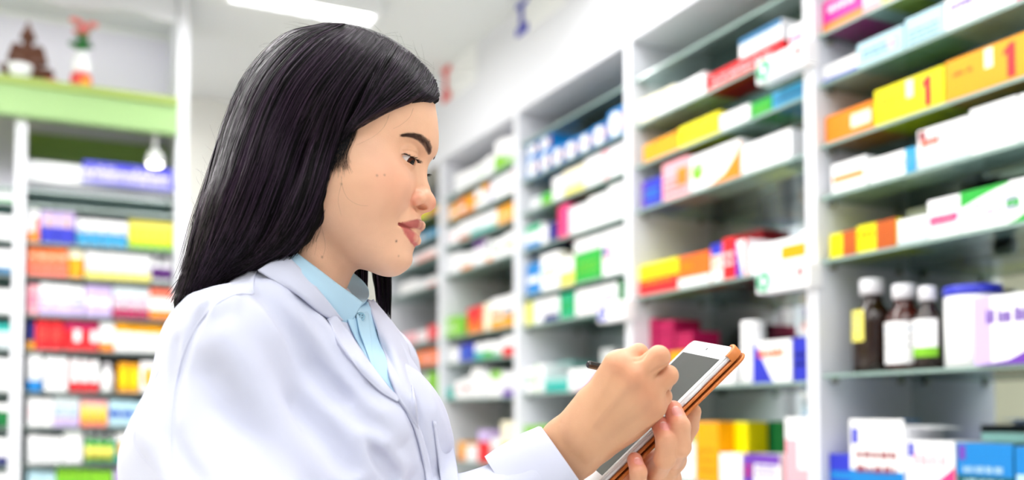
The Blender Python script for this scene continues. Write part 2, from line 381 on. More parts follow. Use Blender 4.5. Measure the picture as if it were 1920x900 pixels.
# ------------------------------------------------------------------ cartons
STOCK = []
def gfx(q, style, w_, h_, y, base):
    g = -.0004
    def R(u0, v0, u1, v1, c): q.box(u0*w_, y+g, v0*h_, u1*w_, y+.0002, v1*h_, pc(c))
    def P(pts, c): q.poly([(u*w_, v*h_) for u, v in pts], y+g*1.3, y+.0002, pc(c))
    def lines(c, u0, u1, v0, v1, n, hh):
        rnd = random.Random(int(w_*1e5)+n)
        for i in range(n):
            v = v1-(v1-v0)*(i+.5)/n; u = u0
            while u < u1-.02:
                for _ in range(rnd.randint(3, 7)):
                    if u > u1-.02: break
                    l = rnd.choice([.008, .016, .02]); a_ = rnd.choice([0, 0, .25]); q.box(u*w_, y+g*1.8, (v-hh/2)*h_, (u+l)*w_, y+.0002, (v+hh/2-a_*hh)*h_, pc(c)); u += l+.011
                u += .03
    for si_, s in enumerate(style.split('+')):
        g = -.0004-.0003*si_
        a = s.split(':'); k = a[0]; c = a[1] if len(a) > 1 else 'grey'
        if k == 't': lines(c, .12, .88, .3, .7, 2, .1)
        elif k == 'tt': lines(c, .1, .9, .12, .6, 3, .06)
        elif k == 'T': lines(c, .15, .85, .55, .85, 1, .2)
        elif k == 'L': lines(c, .08, .45, .5, .8, 1, .16)
        elif k == 'b': R(0, 0, 1, .3, c)
        elif k == 'b4': R(0, 0, 1, .38, c)
        elif k == 'bb': R(0, 0, 1, .5, c)
        elif k == 'u': R(0, .7, 1, 1, c)
        elif k == 'uu': R(0, .5, 1, 1, c)
        elif k == 'm': R(.06, .38, .94, .58, c)
        elif k == 'l': R(0, 0, .2, 1, c)
        elif k == 'r': R(.78, 0, 1, 1, c)
        elif k == 'hr': R(.5, 0, 1, 1, c)
        elif k == 'k': R(.55, .3, .95, .75, c)
        elif k == 'q': R(.04, .74, .16, .96, c)
        elif k == 'd': P([(.1, 0), (1, 0), (1, .6)], c)
        elif k == 'D': P([(0, 0), (.55, 0), (.05, 1), (0, 1)], c)
        elif k == 's': P([(.06, .2), (.92, .5), (.92, .6), (.06, .3)], c)
        elif k == 'c': P([((.16+.12*math.cos(t*PI/10)), .55+.12*w_/h_*math.sin(t*PI/10)) for t in range(20)], c)
        elif k == 'C': P([((.75+.09*math.cos(t*PI/10)), .5+.09*w_/h_*math.sin(t*PI/10)) for t in range(20)], c)
        elif k == 'O': P([((.5+.3*math.cos(t*PI/10)), .5+.36*math.sin(t*PI/10)) for t in range(20)], c)
        elif k == 'A': P([(0, .62)]+[(t/10, .62+.38*math.sin(t/10*PI/2)) for t in range(1, 8)]+[(.7, 1), (0, 1)], c); P([(.62, 0), (1, 0), (1, .3), (.8, .1)], c)
        elif k == 'B': P([(.05, 0), (.4, .06), (.7, .25), (.9, .6), (1, .95), (1, 0)], c)
        elif k == 'one':
            P([(.74, .12), (.83, .12), (.83, .88), (.77, .88), (.70, .74), (.70, .64), (.74, .68)], 'red'); R(.48, .5, .58, .95, 'cream'); lines('rust', .1, .36, .5, .75, 1, .1)
        elif k == 'fig': P([(.35, .5), (.65, .5), (.62, .72), (.56, .86), (.44, .86), (.38, .72)], 'tan'); R(.1, .12, .9, .35, 'royal')
def carton(base, style, w_, d_, h_, tear=False):
    q = MB(); q.box(0, 0, 0, w_, d_, h_, pc(base), .0008)
    if style: gfx(q, style, w_, h_, 0, base)
    # tuck flap line on the lid
    q.box(.002, .004, h_-.0002, w_-.002, .0046, h_+.0004, pc('lgrey'))
    return q
def wall_shelf(bay, si, text, plane=None):
    """cartons standing on one glass shelf, listed from left to right as the photograph shows them"""
    X = XF+.026; z = BAYS[bay]['zs'][si]; top = z; n = 0; lastY = None
    rnd = random.Random(bay+str(si))
    for ln in text.strip().split('\n'):
        a, desc = [t.strip() for t in ln.split('|')]; tk = a.split(); x0, x1, yt = [float(t) for t in tk[:3]]
        col = tk[3]; style = tk[4] if len(tk) > 4 and tk[4] != '-' else ''
        opt = tk[5:] if len(tk) > 5 else []
        d_ = .12; dx = 0; bz = z; back = False
        for o_ in opt:
            if o_ == '^': bz = top
            elif o_ == 'back': dx = .135; d_ = .1; back = True
            elif o_[0] == 'd': d_ = float(o_[1:])
            elif o_[0] == 'x': dx = float(o_[1:])
        XX = X+dx
        p0 = onX(x0, yt, XX); p1 = onX(x1, yt, XX); h_ = max(.012, p0.z-bz); w_ = max(.01, p0.y-p1.y-.0012)
        ya, yb = BAYS[bay]['y0']+.003, BAYS[bay]['y1']-.003
        y0 = min(p0.y, yb); w_ = max(.012, min(w_, y0-ya)); y0 = max(y0, ya+w_)
        above = [q for q in BAYS[bay]['zs'] if q > z+.02]; lim = (min(above)-.024 if above else HEADZ-.01)-bz
        h_ = min(h_, lim)
        kind = 'carton'
        if 'bottle' in opt or 'jar' in opt: kind = 'bottle' if 'bottle' in opt else 'jar'
        if kind == 'carton':
            q = carton(col, style, w_, d_, h_); o = q.build('medicine_carton', loc=(XX, y0, bz+.0005), rot=(0, 0, -PI/2+rnd.uniform(-.004, .004)))
        elif kind == 'jar': o = jar('pill_jar', w_/2, h_, col, style or 'royal', (XX+w_/2, y0-w_/2, bz+.0005))
        else: o = bottle('medicine_bottle', w_/2, h_, col, style, (XX+w_/2, y0-w_/2, bz+.0005))
        top = bz+h_+.0012
        if 'group' in o: pass
        STOCK.append(dict(o=o, bay=bay, row=si, desc=desc, cat={'carton': 'medicine box', 'jar': 'jar', 'bottle': 'bottle'}[kind], back=back))
def bottle(name, r, h, col, style, loc, rz=-PI/2, neck=.42, shoulder=.62, amber=False, parts=True):
    rt = empty(name, loc, rz)
    g = MC.get('bottle_'+col) or mat('bottle_'+col, PAL.get(col, col), rough=.12, spec=.6, coat=.3)
    q = MB(); t = h*.84
    q.lathe([(r*.9, 0), (r, r*.12), (r, h*shoulder), (r*.93, h*(shoulder+.05)), (r*.7, h*(shoulder+.12)), (r*neck, h*(shoulder+.17)), (r*neck, t)], g, 24)
    q.build('body', rt)
    q = MB(); cr = r*neck*1.25
    q.lathe([(cr, t-.002), (cr, h-.003), (cr*.9, h)], mat('white_cap', 'ecebf4', rough=.35), 20); q.build('cap', rt)
    if style:
        st = style.split(','); q = MB()
        lo, hi = .14*h, .56*h
        q.lathe([(r+.0004, lo), (r+.0004, hi)], pc(st[0]), 28)
        if len(st) > 1: q.lathe([(r+.0008, lo), (r+.0008, lo+(hi-lo)*.3)], pc(st[1]), 28)
        q.build('label', rt)
    return rt
def jar(name, r, h, col, lid, loc):
    rt = empty(name, loc, -PI/2); q = MB()
    q.lathe([(r*.95, 0), (r, .004), (r, h*.86), (r*.96, h*.885)], mat('plastic_'+col, PAL[col], rough=.35), 28); q.build('body', rt)
    q = MB(); q.lathe([(r*1.02, h*.885), (r*1.03, h*.89), (r*1.03, h*.985), (r*.98, h)], mat('plastic_lid_'+lid, PAL[lid], rough=.35), 28); q.build('lid', rt)
    return rt
wall_shelf('A', 0, '''
1541 1616 8 magenta b:orange+T:white | magenta carton with an orange band
1617 1651 -30 white t:grey+b:pink | white and pink carton
1653 1700 -36 lemon d:orange | pale yellow carton with orange corner
1705 1790 -60 white t:grey | white carton above the frame edge''')
wall_shelf('A', 1, '''
1541 1606 128 white b:royal d.15 | low white carton with blue band
1607 1695 85 ice t:steel+C:lilac | long ice blue carton with lilac dot
1697 1770 38 ice tt:steel | taller ice blue carton with fine print
1771 1838 2 white T:violet | white carton with violet lettering
1839 1925 -30 white r:hpink+k:magenta+L:violet | white carton with pink and magenta patches''')
wall_shelf('A', 2, '''
1547 1638 221 orange k:cream | orange carton with cream patch
1639 1771 172 yellow one | yellow carton with a red numeral 1
1772 1935 118 gold one | golden orange carton with a red numeral 1''')
wall_shelf('A', 3, '''
1558 1624 311 white m:orange | small white carton with orange lettering
1629 1719 301 white t:grey+r:sky | long white carton with sky blue end
1720 1817 247 white q:dred+T:lgrey+b:pale+L:salmon | white carton with dark red corner square
1818 1908 207 white tt:grey | white carton with two grey text lines
1910 1960 178 white t:grey | tall white carton cut by the right edge''')
wall_shelf('A', 4, '''
1555 1606 441 yellow hr:rust | small yellow and rust brown carton
1607 1681 425 yellow hr:rust+L:orange | wider yellow and rust brown carton
1683 1738 414 white t:lilac+b:pale | white carton with lilac text
1739 1800 378 white m:hpink+tt:pink | white carton with hot pink stripe
1801 1935 362 white A:green+C:green+t:lilac | white carton with green arc and green disc
1700 1790 395 pale - back | plain pale carton standing behind''')
wall_shelf('B', 1, '''
1199 1228 190 cream t:lgrey | small cream carton by the side panel
1229 1267 177 white u:cream | white carton with cream top
1268 1322 162 white t:lgrey | plain white carton
1323 1466 145 red t:white | long low red carton with white lettering
1386 1466 76 white u:steel+t:lgrey ^ | white and steel blue carton lying on the red one
1480 1514 52 white m:hpink | white carton with pink lettering''')
wall_shelf('B', 2, '''
1206 1272 274 gold - | golden yellow carton
1273 1349 241 yellow L:gold | bright yellow carton
1350 1406 218 white t:sky | white carton with sky blue text
1408 1447 196 green t:lime | green carton with lime text
1448 1514 175 sky m:steel | sky blue carton''')
wall_shelf('B', 3, '''
1203 1240 343 royal t:sky+l:violet | royal blue carton with violet end
1242 1292 309 pink k:orange+tt:salmon | pink carton with small orange mark
1294 1389 296 white B:orange+c:lime+T:lgrey | white carton with orange swoosh
1391 1484 275 white s:royal | white carton with slanted blue line
1216 1240 315 white - back | white carton standing behind the blue one''')
wall_shelf('B', 4, '''
1199 1271 499 yellow bb:red+t:gold | yellow over red carton
1272 1331 483 dorange b:white+L:gold | orange carton with white base
1333 1354 460 white u:royal+t:gold | slim white carton with blue top
1355 1379 449 red t:white | upright red carton
1380 1402 453 white D:royal+r:red | slim blue and red striped carton
1403 1519 464 white k:gold | large white carton with golden patch
1383 1430 441 dred - back | dark red carton standing behind''')
wall_shelf('B', 5, '''
1254 1286 660 gold - d.03 | golden carton behind the writing hand
1330 1375 664 white u:royal+t:lgrey | low white carton with royal top behind the tablet
1380 1410 604 white white jar | white tub with a white lid
1411 1484 642 white D:royal+T:dorange | white carton with blue corner and orange lettering
1486 1516 634 royal t:navy | royal blue carton''')
wall_shelf('B', 6, '''
1207 1231 855 lime b:gold | small lime and yellow carton
1232 1272 846 lime m:green | bright lime green carton
1273 1303 797 white u:green+t:lgrey | white carton with green top
1304 1347 791 gold tt:orange d.12 | tall golden carton with orange print
1349 1391 850 white t:lilac d.05 | small white carton in front of the yellow carton
1393 1412 851 violet t:red d.08 | slim violet carton
1413 1462 851 white u:violet+t:violet d.08 | white carton with violet top
1472 1516 783 pink u:white+k:white | tall pink carton with white top
1376 1402 791 yellow - x.055 d.07 | tall yellow carton
1440 1468 790 dgreen - back | dark green carton standing behind
1400 1436 795 steel - back | steel blue carton standing behind''')
wall_shelf('C', 2, '''
993 1014 374 lgrey t:white | grey white carton
1015 1034 366 lime uu:green | green carton beside the grey one
1036 1056 336 white t:lgrey | slim upright white carton
1057 1095 323 cream b:lemon+t:lgrey | cream carton with yellow base
1097 1141 296 white tt:lgrey+r:pink | long white carton with pink end
1142 1174 274 white t:lgrey | white carton with grey text''')
wall_shelf('C', 3, '''
986 1014 427 white u:emerald+b:azure | white carton with green top and blue base
1015 1027 428 white t:lgrey | slim white carton
1028 1045 420 navy t:royal | navy carton
1046 1066 378 hpink l:crimson | tall hot pink carton
1067 1103 392 white t:lgrey+l:pale | white carton beside the hot pink carton
1104 1140 372 white - | plain white carton
1141 1174 342 white t:lgrey | tall white carton''')
wall_shelf('C', 4, '''
988 1013 498 azure m:white | azure blue carton
1014 1048 480 white t:lime | white carton with lime text
1049 1076 487 lemon uu:white | white and lemon carton
1077 1126 478 green t:lime | low green carton
1077 1126 440 white tt:lgrey ^ | grey white carton lying on the low green one
1129 1174 434 white t:salmon+c:violet | tall white carton with violet disc''')
wall_shelf('C', 5, '''
986 1000 567 lemon r:lime | yellow and lime carton
1001 1018 560 white t:lgrey | white carton with grey text
1019 1048 548 white b:navy+t:lgrey | white carton with navy base
1050 1078 540 emerald t:green | emerald green carton
1079 1126 508 white tt:pink | white carton with pink print
1127 1158 510 white t:violet | white carton with violet text
1159 1174 500 dgreen - | slim dark green carton''')
wall_shelf('C', 6, '''
986 1004 690 white t:green | slim white carton with green text
1005 1020 684 white l:lime+t:lgrey | white carton with lime edge
1021 1064 711 teal u:mint | low teal carton
1066 1118 693 white B:magenta+L:lilac | white carton with magenta swoosh
1030 1062 680 mint - back | mint carton standing behind
1126 1150 655 white - back | white carton standing behind''')
wall_shelf('C', 7, '''
984 1003 798 white u:lime+b:lime | white carton with two lime bands
1004 1023 797 white u:lime+b:lime+t:lgrey | second white carton with lime bands
1024 1042 797 white uu:lime | white carton with lime upper half
1043 1062 796 white u:lime+m:green | white carton with lime and green bands
1063 1086 792 lime u:dgreen | lime carton with dark green top
1088 1120 790 white t:lgrey | white carton behind the cuff''')
wall_shelf('D', 0, '''
853 866 330 white t:lgrey | slim white carton at the far end
867 880 324 white m:lgrey | white carton with grey stripe
881 893 318 white tt:lgrey | white carton with fine print
894 908 310 white t:green | white carton with green text
909 926 298 white t:lgrey | wider white carton
928 946 268 white bb:lime | white and lime green carton
947 965 262 white b:lime+t:lgrey | white carton with lime base''')
wall_shelf('D', 1, '''
843 858 388 gold m:white | golden carton with white stripe
859 874 376 orange m:white | orange carton with white stripe
875 889 369 gold b:orange | golden carton with orange base
890 903 358 white m:orange | white carton with orange stripe
904 918 342 white u:gold+t:lgrey | white carton with golden top
919 935 338 white l:violet | white carton with violet edge
936 950 330 white t:lgrey | white carton with grey text
951 965 322 white r:pink | white carton with pink end''')
wall_shelf('D', 2, '''
842 860 432 white t:pink | white carton with pink text
861 880 420 white b:rust | white carton with rust base
881 905 412 white b:teal+t:lgrey | white carton with teal base
906 931 402 white b:teal | low white carton with teal stripe
932 965 392 gold t:cream | golden yellow carton''')
wall_shelf('D', 3, '''
842 863 480 white t:lgrey | white carton with grey text
865 885 478 white b:orange | white carton with orange base
888 910 455 white u:plum | white carton with plum top
911 922 474 white bb:orange | white and orange carton
923 945 452 white t:green | white carton with green text
946 965 440 white m:lime | white carton with lime stripe''')
wall_shelf('D', 4, '''
836 854 597 lime t:white | lime carton with white text
855 873 595 lime r:green | lime carton with green end
876 890 580 red d:gold | red carton with golden corner
891 905 575 red B:gold | red carton with golden swoosh
907 918 570 cream - | slim cream carton
920 942 562 white b:gold+m:orange | white and golden carton
943 965 556 white bb:gold+t:sky | white carton with golden lower half''')
wall_shelf('D', 5, '''
842 860 655 white t:lgrey | white carton with grey text
862 888 648 royal t:azure | royal blue carton
890 906 645 white bb:teal | white and teal carton
907 923 642 white bb:green | white and green carton
924 940 640 white b:emerald | white carton with emerald base
942 965 632 white bb:red | white and red carton''')
wall_shelf('D', 6, '''
838 850 728 teal - | small teal carton
852 868 715 white t:pink | white carton with pink text
869 882 708 white m:red | white carton with red stripe
884 904 692 white t:lgrey | tall white carton
905 918 702 white l:lgrey | slim white carton
920 940 697 white u:lime | white carton with lime top
942 965 700 white b:violet+t:lgrey | white carton with violet base''')
wall_shelf('D', 7, '''
859 872 828 gold b:orange | golden carton with orange base
873 894 835 white t:lgrey | low white carton
896 918 828 red - | red carton
896 916 806 lilac - ^ | lilac carton lying on the red one
920 938 822 white m:grey | white carton with grey stripe
940 966 790 gold uu:cream | tall golden and cream carton''')
for si, t in enumerate(['''
745 770 405 white t:lgrey | white carton
772 800 398 yellow - | yellow carton
801 818 396 gold - | golden carton''', '''
745 765 455 azure - | azure carton
768 790 450 white t:azure | white carton with azure text
792 818 440 sky t:white | sky blue carton''', '''
745 775 490 white t:lgrey | white carton
778 818 478 white t:salmon+b:salmon | white carton with salmon base''', '''
750 780 533 white - | white carton
783 800 530 white t:lgrey | white carton with grey text
801 818 522 white b:red | white carton with red base''', '''
755 780 627 pink t:white | pink carton
782 800 622 white t:pink | white carton with pink text
801 820 612 red t:pink | red carton''', '''
755 784 667 orange t:rust | orange carton
785 820 659 dorange t:white | dark orange carton''', '''
770 795 710 white t:lime | white carton with lime text
796 820 700 lime l:white | lime and white carton''']):
    wall_shelf('E', si, t)
# blue packs with white discs on the second shelf of the third bay
def disc_pack(x0, x1, yt, bz):
    p0 = onX(x0, yt, XF+.026); p1 = onX(x1, yt, XF+.026); h_ = min(p0.z, BAYS['C']['zs'][0]-.012)-bz; w_ = p0.y-p1.y-.001
    q = carton('azure', '', w_, .12, h_)
    q.poly([((.42+.36*math.cos(t*PI/12))*w_, (.5+.4*math.sin(t*PI/12))*h_) for t in range(24)], -.0006, .0002, pc('white'))
    q.box(w_*.8, -.0006, h_*.15, w_*.98, .0002, h_*.8, pc('dred'))
    q.box(w_*.3, -.001, h_*.42, w_*.54, .0002, h_*.58, pc('navy'))
    return q.build('blue_pack', loc=(XF+.026, p0.y, bz+.0005), rot=(0, 0, -PI/2)), bz+h_+.001
zc = BAYS['C']['zs'][1]
for i, (x0, x1, yt, st) in enumerate([(989, 1011, 300, 1), (1012, 1034, 290, 1), (1035, 1058, 279, 0), (1059, 1084, 268, 0), (1085, 1110, 255, 0), (1111, 1139, 240, 0), (1140, 1172, 212, 0)]):
    o, tz = disc_pack(x0, x1, yt, zc); STOCK.append(dict(o=o, bay='C', row=1, desc='blue pack with white disc and red tab', cat='medicine box', back=False))
    if st:
        o, tz = disc_pack(x0, x1, yt-30, tz); STOCK.append(dict(o=o, bay='C', row=1, desc='upper blue pack of two stacked', cat='medicine box', back=False))
# stacks of flat crimson cartons on the sixth shelf of the second bay
zb = BAYS['B']['zs'][5]
cs = [(1197, 1228, 601), (1229, 1261, 603), (1263, 1296, 624)]
for ci, (x0, x1, yt) in enumerate(cs):
    p0 = onX(x0, yt, XF+.06); p1 = onX(x1, yt, XF+.06); H = p0.z-zb; n = 8 if ci < 2 else 7; hh = H/n
    for j in range(n):
        cy = min(p0.y-.0035, BAYS['B']['y1']-.003)
        q = carton('crimson', 't:hpink' if j % 2 else '', cy-p1.y-.001, .1, hh-.0014)
        o = q.build('crimson_carton', loc=(XF+.064, min(p0.y-.0035, BAYS['B']['y1']-.003), zb+.0005+j*hh), rot=(0, 0, -PI/2))
        pos = 'topmost' if j == n-1 else ('bottom' if j == 0 else ['', 'second', 'third', 'fourth', 'fifth', 'sixth', 'seventh'][j]+' from bottom')
        tag(o, 'flat crimson carton, %s in the %s crimson stack behind hand' % (pos, ['leftmost', 'middle', 'lower right'][ci]), 'medicine box', 'crimson cartons stacked behind the hand')
# cartons hung on the front edges of shelves
def hung(bay, si, x0, x1, ytl, ybl, c, lab):
    X = XF-.03; p0 = onX(x0, ytl, X); p1 = onX(x1, ytl, X); pb = onX(x0, ybl, X); w_ = p0.y-p1.y; h_ = p0.z-pb.z
    q = MB(); q.box(0, 0, 0, w_, .04, h_, pc('white'), .001)
    r_ = h_*.44; cx = r_*1.1
    q.poly([(cx+r_*math.cos(t*PI/12), h_*.5+r_*math.sin(t*PI/12)) for t in range(24)], -.0008, .0002, pc(c))
    q.poly([(cx+r_*.4*math.cos(t*PI/3)+0, h_*.5+r_*.55*math.sin(t*PI/3)) for t in range(6)], -.0014, .0002, pc('white'))
    q.box(w_*.8, -.0008, h_*.45, w_*.88, .0002, h_*.85, pc('dred')); q.box(w_*.38, -.0008, h_*.5, w_*.7, .0002, h_*.6, pc('lgrey'))
    o = q.build('hanging_carton', loc=(X, p0.y, pb.z), rot=(0, 0, -PI/2)); tag(o, lab, 'medicine box')
hung('B', 1, 1418, 1512, 118, 160, 'emerald', 'white carton with green disc hung on shelf edge below the red carton')
hung('B', 4, 1418, 1517, 510, 552, 'emerald', 'white carton with green disc hung on shelf edge below golden patch carton')
hung('C', 5, 1121, 1172, 572, 606, 'royal', 'white carton with blue disc hung on shelf edge near the stylus')
# ------------------------------------------------------------------ the bottles, tub and big box of the rightmost bay
AM = mat('bottle_amber', '200d05', rough=.1, spec=.5, coat=.2)
zA = BAYS['A']['zs'][5]
def amb(x0, x1, yt, lab, desc, red=False, lbl=None, dx=0.0):
    p0 = onX(x0, 640, XF+.03+dx); p1 = onX(x1, 640, XF+.03+dx); r = (p0.y-p1.y)/2*.95; ztop = zAt(yt, XF+.03+dx+r, (p0.y+p1.y)/2); h = ztop-zA
    m = mat('bottle_amber_red', '3c1006', rough=.1, spec=.5, coat=.2) if red else AM
    MC['bottle_'+desc] = m
    rt = bottle('amber_bottle', r, h, desc, '', (XF+.03+dx+r, (p0.y+p1.y)/2, zA+.0005), neck=.5, shoulder=.58)
    q = MB(); seg = 14; lo, hi = lbl[1]*h, lbl[2]*h; a0, a1 = lbl[3:5]
    for (l0, l1, c, e) in [(lo, hi, lbl[0], .0005)]+([(lo, lo+(hi-lo)*.25, lbl[5], .0009)] if len(lbl) > 5 else []):
        vs = []; fs = []
        for i in range(seg+1):
            a = a0+(a1-a0)*i/seg
            for z in (l0, l1): vs.append(((r+e)*math.cos(a), (r+e)*math.sin(a), z))
        for i in range(seg): fs.append((2*i, 2*i+2, 2*i+3, 2*i+1))
        q.add(vs, fs, pc(c), True)
    for k in range(3):
        z = hi-(hi-lo)*(.18+.2*k); vs = []; fs = []
        for i in range(seg+1):
            a = a0+(a1-a0)*(.12+.76*i/seg)
            for zz in (z-.002, z+.002): vs.append(((r+.001)*math.cos(a), (r+.001)*math.sin(a), zz))
        for i in range(0, seg, 2): fs.append((2*i, 2*i+2, 2*i+3, 2*i+1))
        q.add(vs, fs, pc('grey' if k else 'steel'), True)
    q.build('label', rt); tag(rt, lab, 'bottle', 'amber medicine bottles in the rightmost bay')
amb(1580, 1640, 524, 'tall dark amber bottle with yellow label, leftmost beside the side panel', 'dark', lbl=('lemon', .33, .66, -2.5, -1.25))
amb(1642, 1702, 534, 'reddish amber bottle with wide white label, between two other amber bottles', 'reddish', True, ('white', .08, .56, -2.4, -.1))
amb(1700, 1745, 538, 'narrow amber bottle with green based label, beside the blue lidded tub', 'darkish', lbl=('white', .15, .60, -2.5, -.2, 'lime'))
p0 = onX(1745, 620, XF+.03); p1 = onX(1838, 620, XF+.03); r = (p0.y-p1.y)/2*.94
o = jar('pill_jar', r, zAt(538, XF+.03+r, (p0.y+p1.y)/2)-zA, 'white', 'royal', (XF+.03+r, (p0.y+p1.y)/2, zA+.0005)); tag(o, 'large white plastic tub with a royal blue lid', 'jar')
p0 = onX(1818, 560, XF+.004); p1 = onX(1990, 560, XF+.004)
q = carton('white', 'l:lilac+T:violet+B:violet', p0.y-p1.y, .035, p0.z-zA)
o = q.build('medicine_carton', loc=(XF+.004, p0.y-.008, zA+.0005), rot=(0, 0, -PI/2)); tag(o, 'large white carton with violet swoosh beside the blue lidded tub', 'medicine box')
# bottom shelf of the rightmost bay
wall_shelf('A', 6, '''
1549 1592 850 royal m:azure | royal blue carton by the side panel
1700 1790 826 white T:pink+d:hpink+q:royal | white carton with pink ribbon
1794 1900 830 dteal uu:azure+t:ice+q:violet | teal carton with bright blue top
1902 1960 838 azure m:ice | azure carton cut by the right edge
1840 1925 812 mint t:teal back | mint carton standing behind''')
X = XF+.026; z = BAYS['A']['zs'][6]; p0 = onX(1593, 786, X); p1 = onX(1694, 786, X); w_ = p0.y-p1.y; h_ = p0.z-z-.014
rt = empty('open_carton', (X, p0.y, z+.0005), -PI/2); tag(rt, 'open white carton with folded flap and sky blue base, beside the blue carton', 'medicine box')
q = MB(); t = .0015
for bx in ((0, 0, 0, w_, t, h_), (0, .12-t, 0, w_, .12, h_), (0, t, 0, t, .12-t, h_), (w_-t, t, 0, w_, .12-t, h_), (t, t, 0, w_-t, .12-t, t)): q.box(*bx, pc('white'))
gfx(q, 'b4:azure+t:dred+q:royal', w_, h_, 0, 'white'); q.build('body', rt)
q = MB(); q.box(0, 0, 0, w_, .05, .0015, pc('azure')); q.box(0, -.0005, -.012, w_, .001, .0015, pc('white')); o = q.build('lid_flap', rt, loc=(0, 0, h_+.012), rot=(-.04, 0, 0))
q = MB(); q.box(0, 0, 0, .06, .1, .0015, pc('white')); q.build('side_flap', rt, loc=(w_, .01, h_), rot=(0, .1, 0))
# ------------------------------------------------------------------ left cabinet
YL = 3.75; LD = .34
M_green = mat('green_laminate', '94b878', rough=.4); M_green2 = mat('green_edge_laminate', '98ae54', rough=.4)
M_dgreen = mat('green_back_board', '93b25c', rough=.5)
def LX(px, py, Y=None): return onY(px, py, Y or YL).x
xr0, xr1 = LX(330, 300), LX(352, 300); xl0, xl1 = LX(28, 300), LX(50, 300)
zsh = onY(180, 165, YL-.04).z; zfb = onY(180, 231, YL-.06).z
rt = empty('display_cabinet', ((xl0+xr1)/2, YL, 0)); ox = (xl0+xr1)/2
tag(rt, 'tall white display cabinet with green ledge and arched top at far left', 'cabinet')
def lp(name, x0, y0, z0, x1, y1, z1, m, b=.001, parent=None):
    q = MB(); q.box(x0-ox, y0-YL, z0, x1-ox, y1-YL, z1, m, b); return q.build(name, parent or rt)
XLL = xl0-.62
lp('side_panel', xr0, YL, 0, xr1, YL+LD, CEIL-.002, M_lam); lp('side_panel', xl0, YL, 0, xl1, YL+LD, zfb, M_lam); lp('side_panel', XLL-.02, YL, 0, XLL, YL+LD, CEIL-.002, M_lam)
M_back = mat('pale_back_panel', 'e6e4f2', rough=.5)
lp('back_panel', XLL, YL+LD-.012, 0, xr0, YL+LD, CEIL-.002, M_back)
lp('top_board', XLL, YL+.021, CEIL-.05, xr0-.0005, YL+LD-.013, CEIL-.03, M_lam)
lp('ledge', XLL, YL-.06, zsh-.028, xr0-.0005, YL+LD-.012, zsh, M_green2, .003)
lp('fascia', XLL, YL-.05, zfb, xr0-.0005, YL-.0005, zsh-.028, M_green, .003)
lp('green_band', xl1, YL+LD-.03, onY(180, 308, YL+LD-.03).z, xr0, YL+LD-.012, onY(180, 262, YL+LD-.03).z, M_dgreen)
# added strip light, hidden behind the valance to brighten the back panel
lzz = CEIL-.052
q = MB(); q.box(XLL+.05-ox, .05, lzz-.02, xr0-.03-ox, .075, lzz, M_met, .002); so = q.build('added_strip_light', rt)
q = MB(); q.box(XLL+.06-ox, .053, lzz-.024, xr0-.04-ox, .072, lzz-.0201, mat('added_lit_strip', 'ffffff', emit=4)); q.build('added_diffuser', so)
l = bpy.data.lights.new('added_strip_lamp', 'AREA'); l.shape = 'RECTANGLE'; l.size = xr0-XLL-.1; l.size_y = .02; l.energy = 1.0; l.color = (.95, .95, 1)
lo_ = bpy.data.objects.new('added_strip_lamp', l); C.objects.link(lo_); lo_.location = ((XLL+xr0)/2, YL+.0625, lzz-.026); lo_.rotation_euler = (math.radians(35), 0, 0)
# arched valance
q = MB(); vp = [(-180, 0), (90, 0), (115, 9), (165, 16), (225, 17), (260, 22), (295, 36), (330, 42)]
pts = [(LX(x, y)-ox, onY(x, y, YL).z) for x, y in vp]
pts = [(XLL-ox, pts[1][1]+.05), (pts[1][0]-.2, pts[1][1]+.045)]+pts[1:]
pts = pts+[(pts[-1][0], CEIL-.002), (XLL-ox, CEIL-.002)]
q.poly(pts, .0, .02, M_lam); q.build('arched_valance', rt)
# white light box, glass shelves
zlb0, zlb1 = onY(180, 352, YL+.06).z, onY(180, 313, YL+.06).z
lp('header_board', xl1, YL+.06, zlb0, xr0, YL+.09, zlb1, mat('white_acrylic', 'f2f4f6', rough=.2))
LROWS = [365, 392, 461, 523, 594, 658, 735, 800, 868, 940]; LZ = []
for py in LROWS:
    z = onY(180, py, YL+.01).z; LZ.append(z)
    for (a, b_) in ((xl1, xr0), (XLL, xl0)):
        q = MB(); q.box(a+.001-ox, .01, z-.012, b_-.001-ox, LD-.014, z, thin_glass('cabinet_shelf_glass', 'c4d8d2'), .001)
        so = q.build('glass_shelf', rt)
        q = MB(); q.box(a+.003-ox, .0035, z-.010, b_-.003-ox, .0095, z, mat('chrome_strip', '8a9692', rough=.15, metal=.6), .001); q.build('edge_rail', so)
# sign with white lettering
sx0, sx1 = LX(155, 325, YL-.02), LX(327, 325, YL-.02); sz1 = onY(160, 300, YL-.02).z; sz0 = onY(160, 342, YL-.02).z
sr = empty('shelf_sign', (sx0, YL-.012, sz0)); tag(sr, 'royal blue sign strip with white lettering below the green ledge', 'sign')
q = MB(); q.box(0, -.006, 0, sx1-sx0-.004, 0, sz1-sz0, mat('sign_royal', '2c2cc0', rough=.3), .001); q.build('panel', sr)
q = MB(); rnd = random.Random(3); x = .006; hh = (sz1-sz0); W = mat('sign_white_letter', 'f4f0ff', rough=.4)
while x < sx1-sx0-.03:
    lw = rnd.choice([.009, .012, .014])
    q.poly([(x, hh*.1), (x+.003, hh*.1), (x+.003, hh*.5), (x+lw-.003, hh*.5), (x+lw-.003, hh*.1), (x+lw, hh*.1), (x+lw, hh*.62), (x, hh*.62)], -.009, -.006, W)
    if rnd.random() < .45: q.poly([(x+.002, hh*.7), (x+lw-.002, hh*.7), (x+lw, hh*.84), (x+.004, hh*.8)], -.009, -.006, W)
    x += lw+.0035
q.build('lettering', sr)
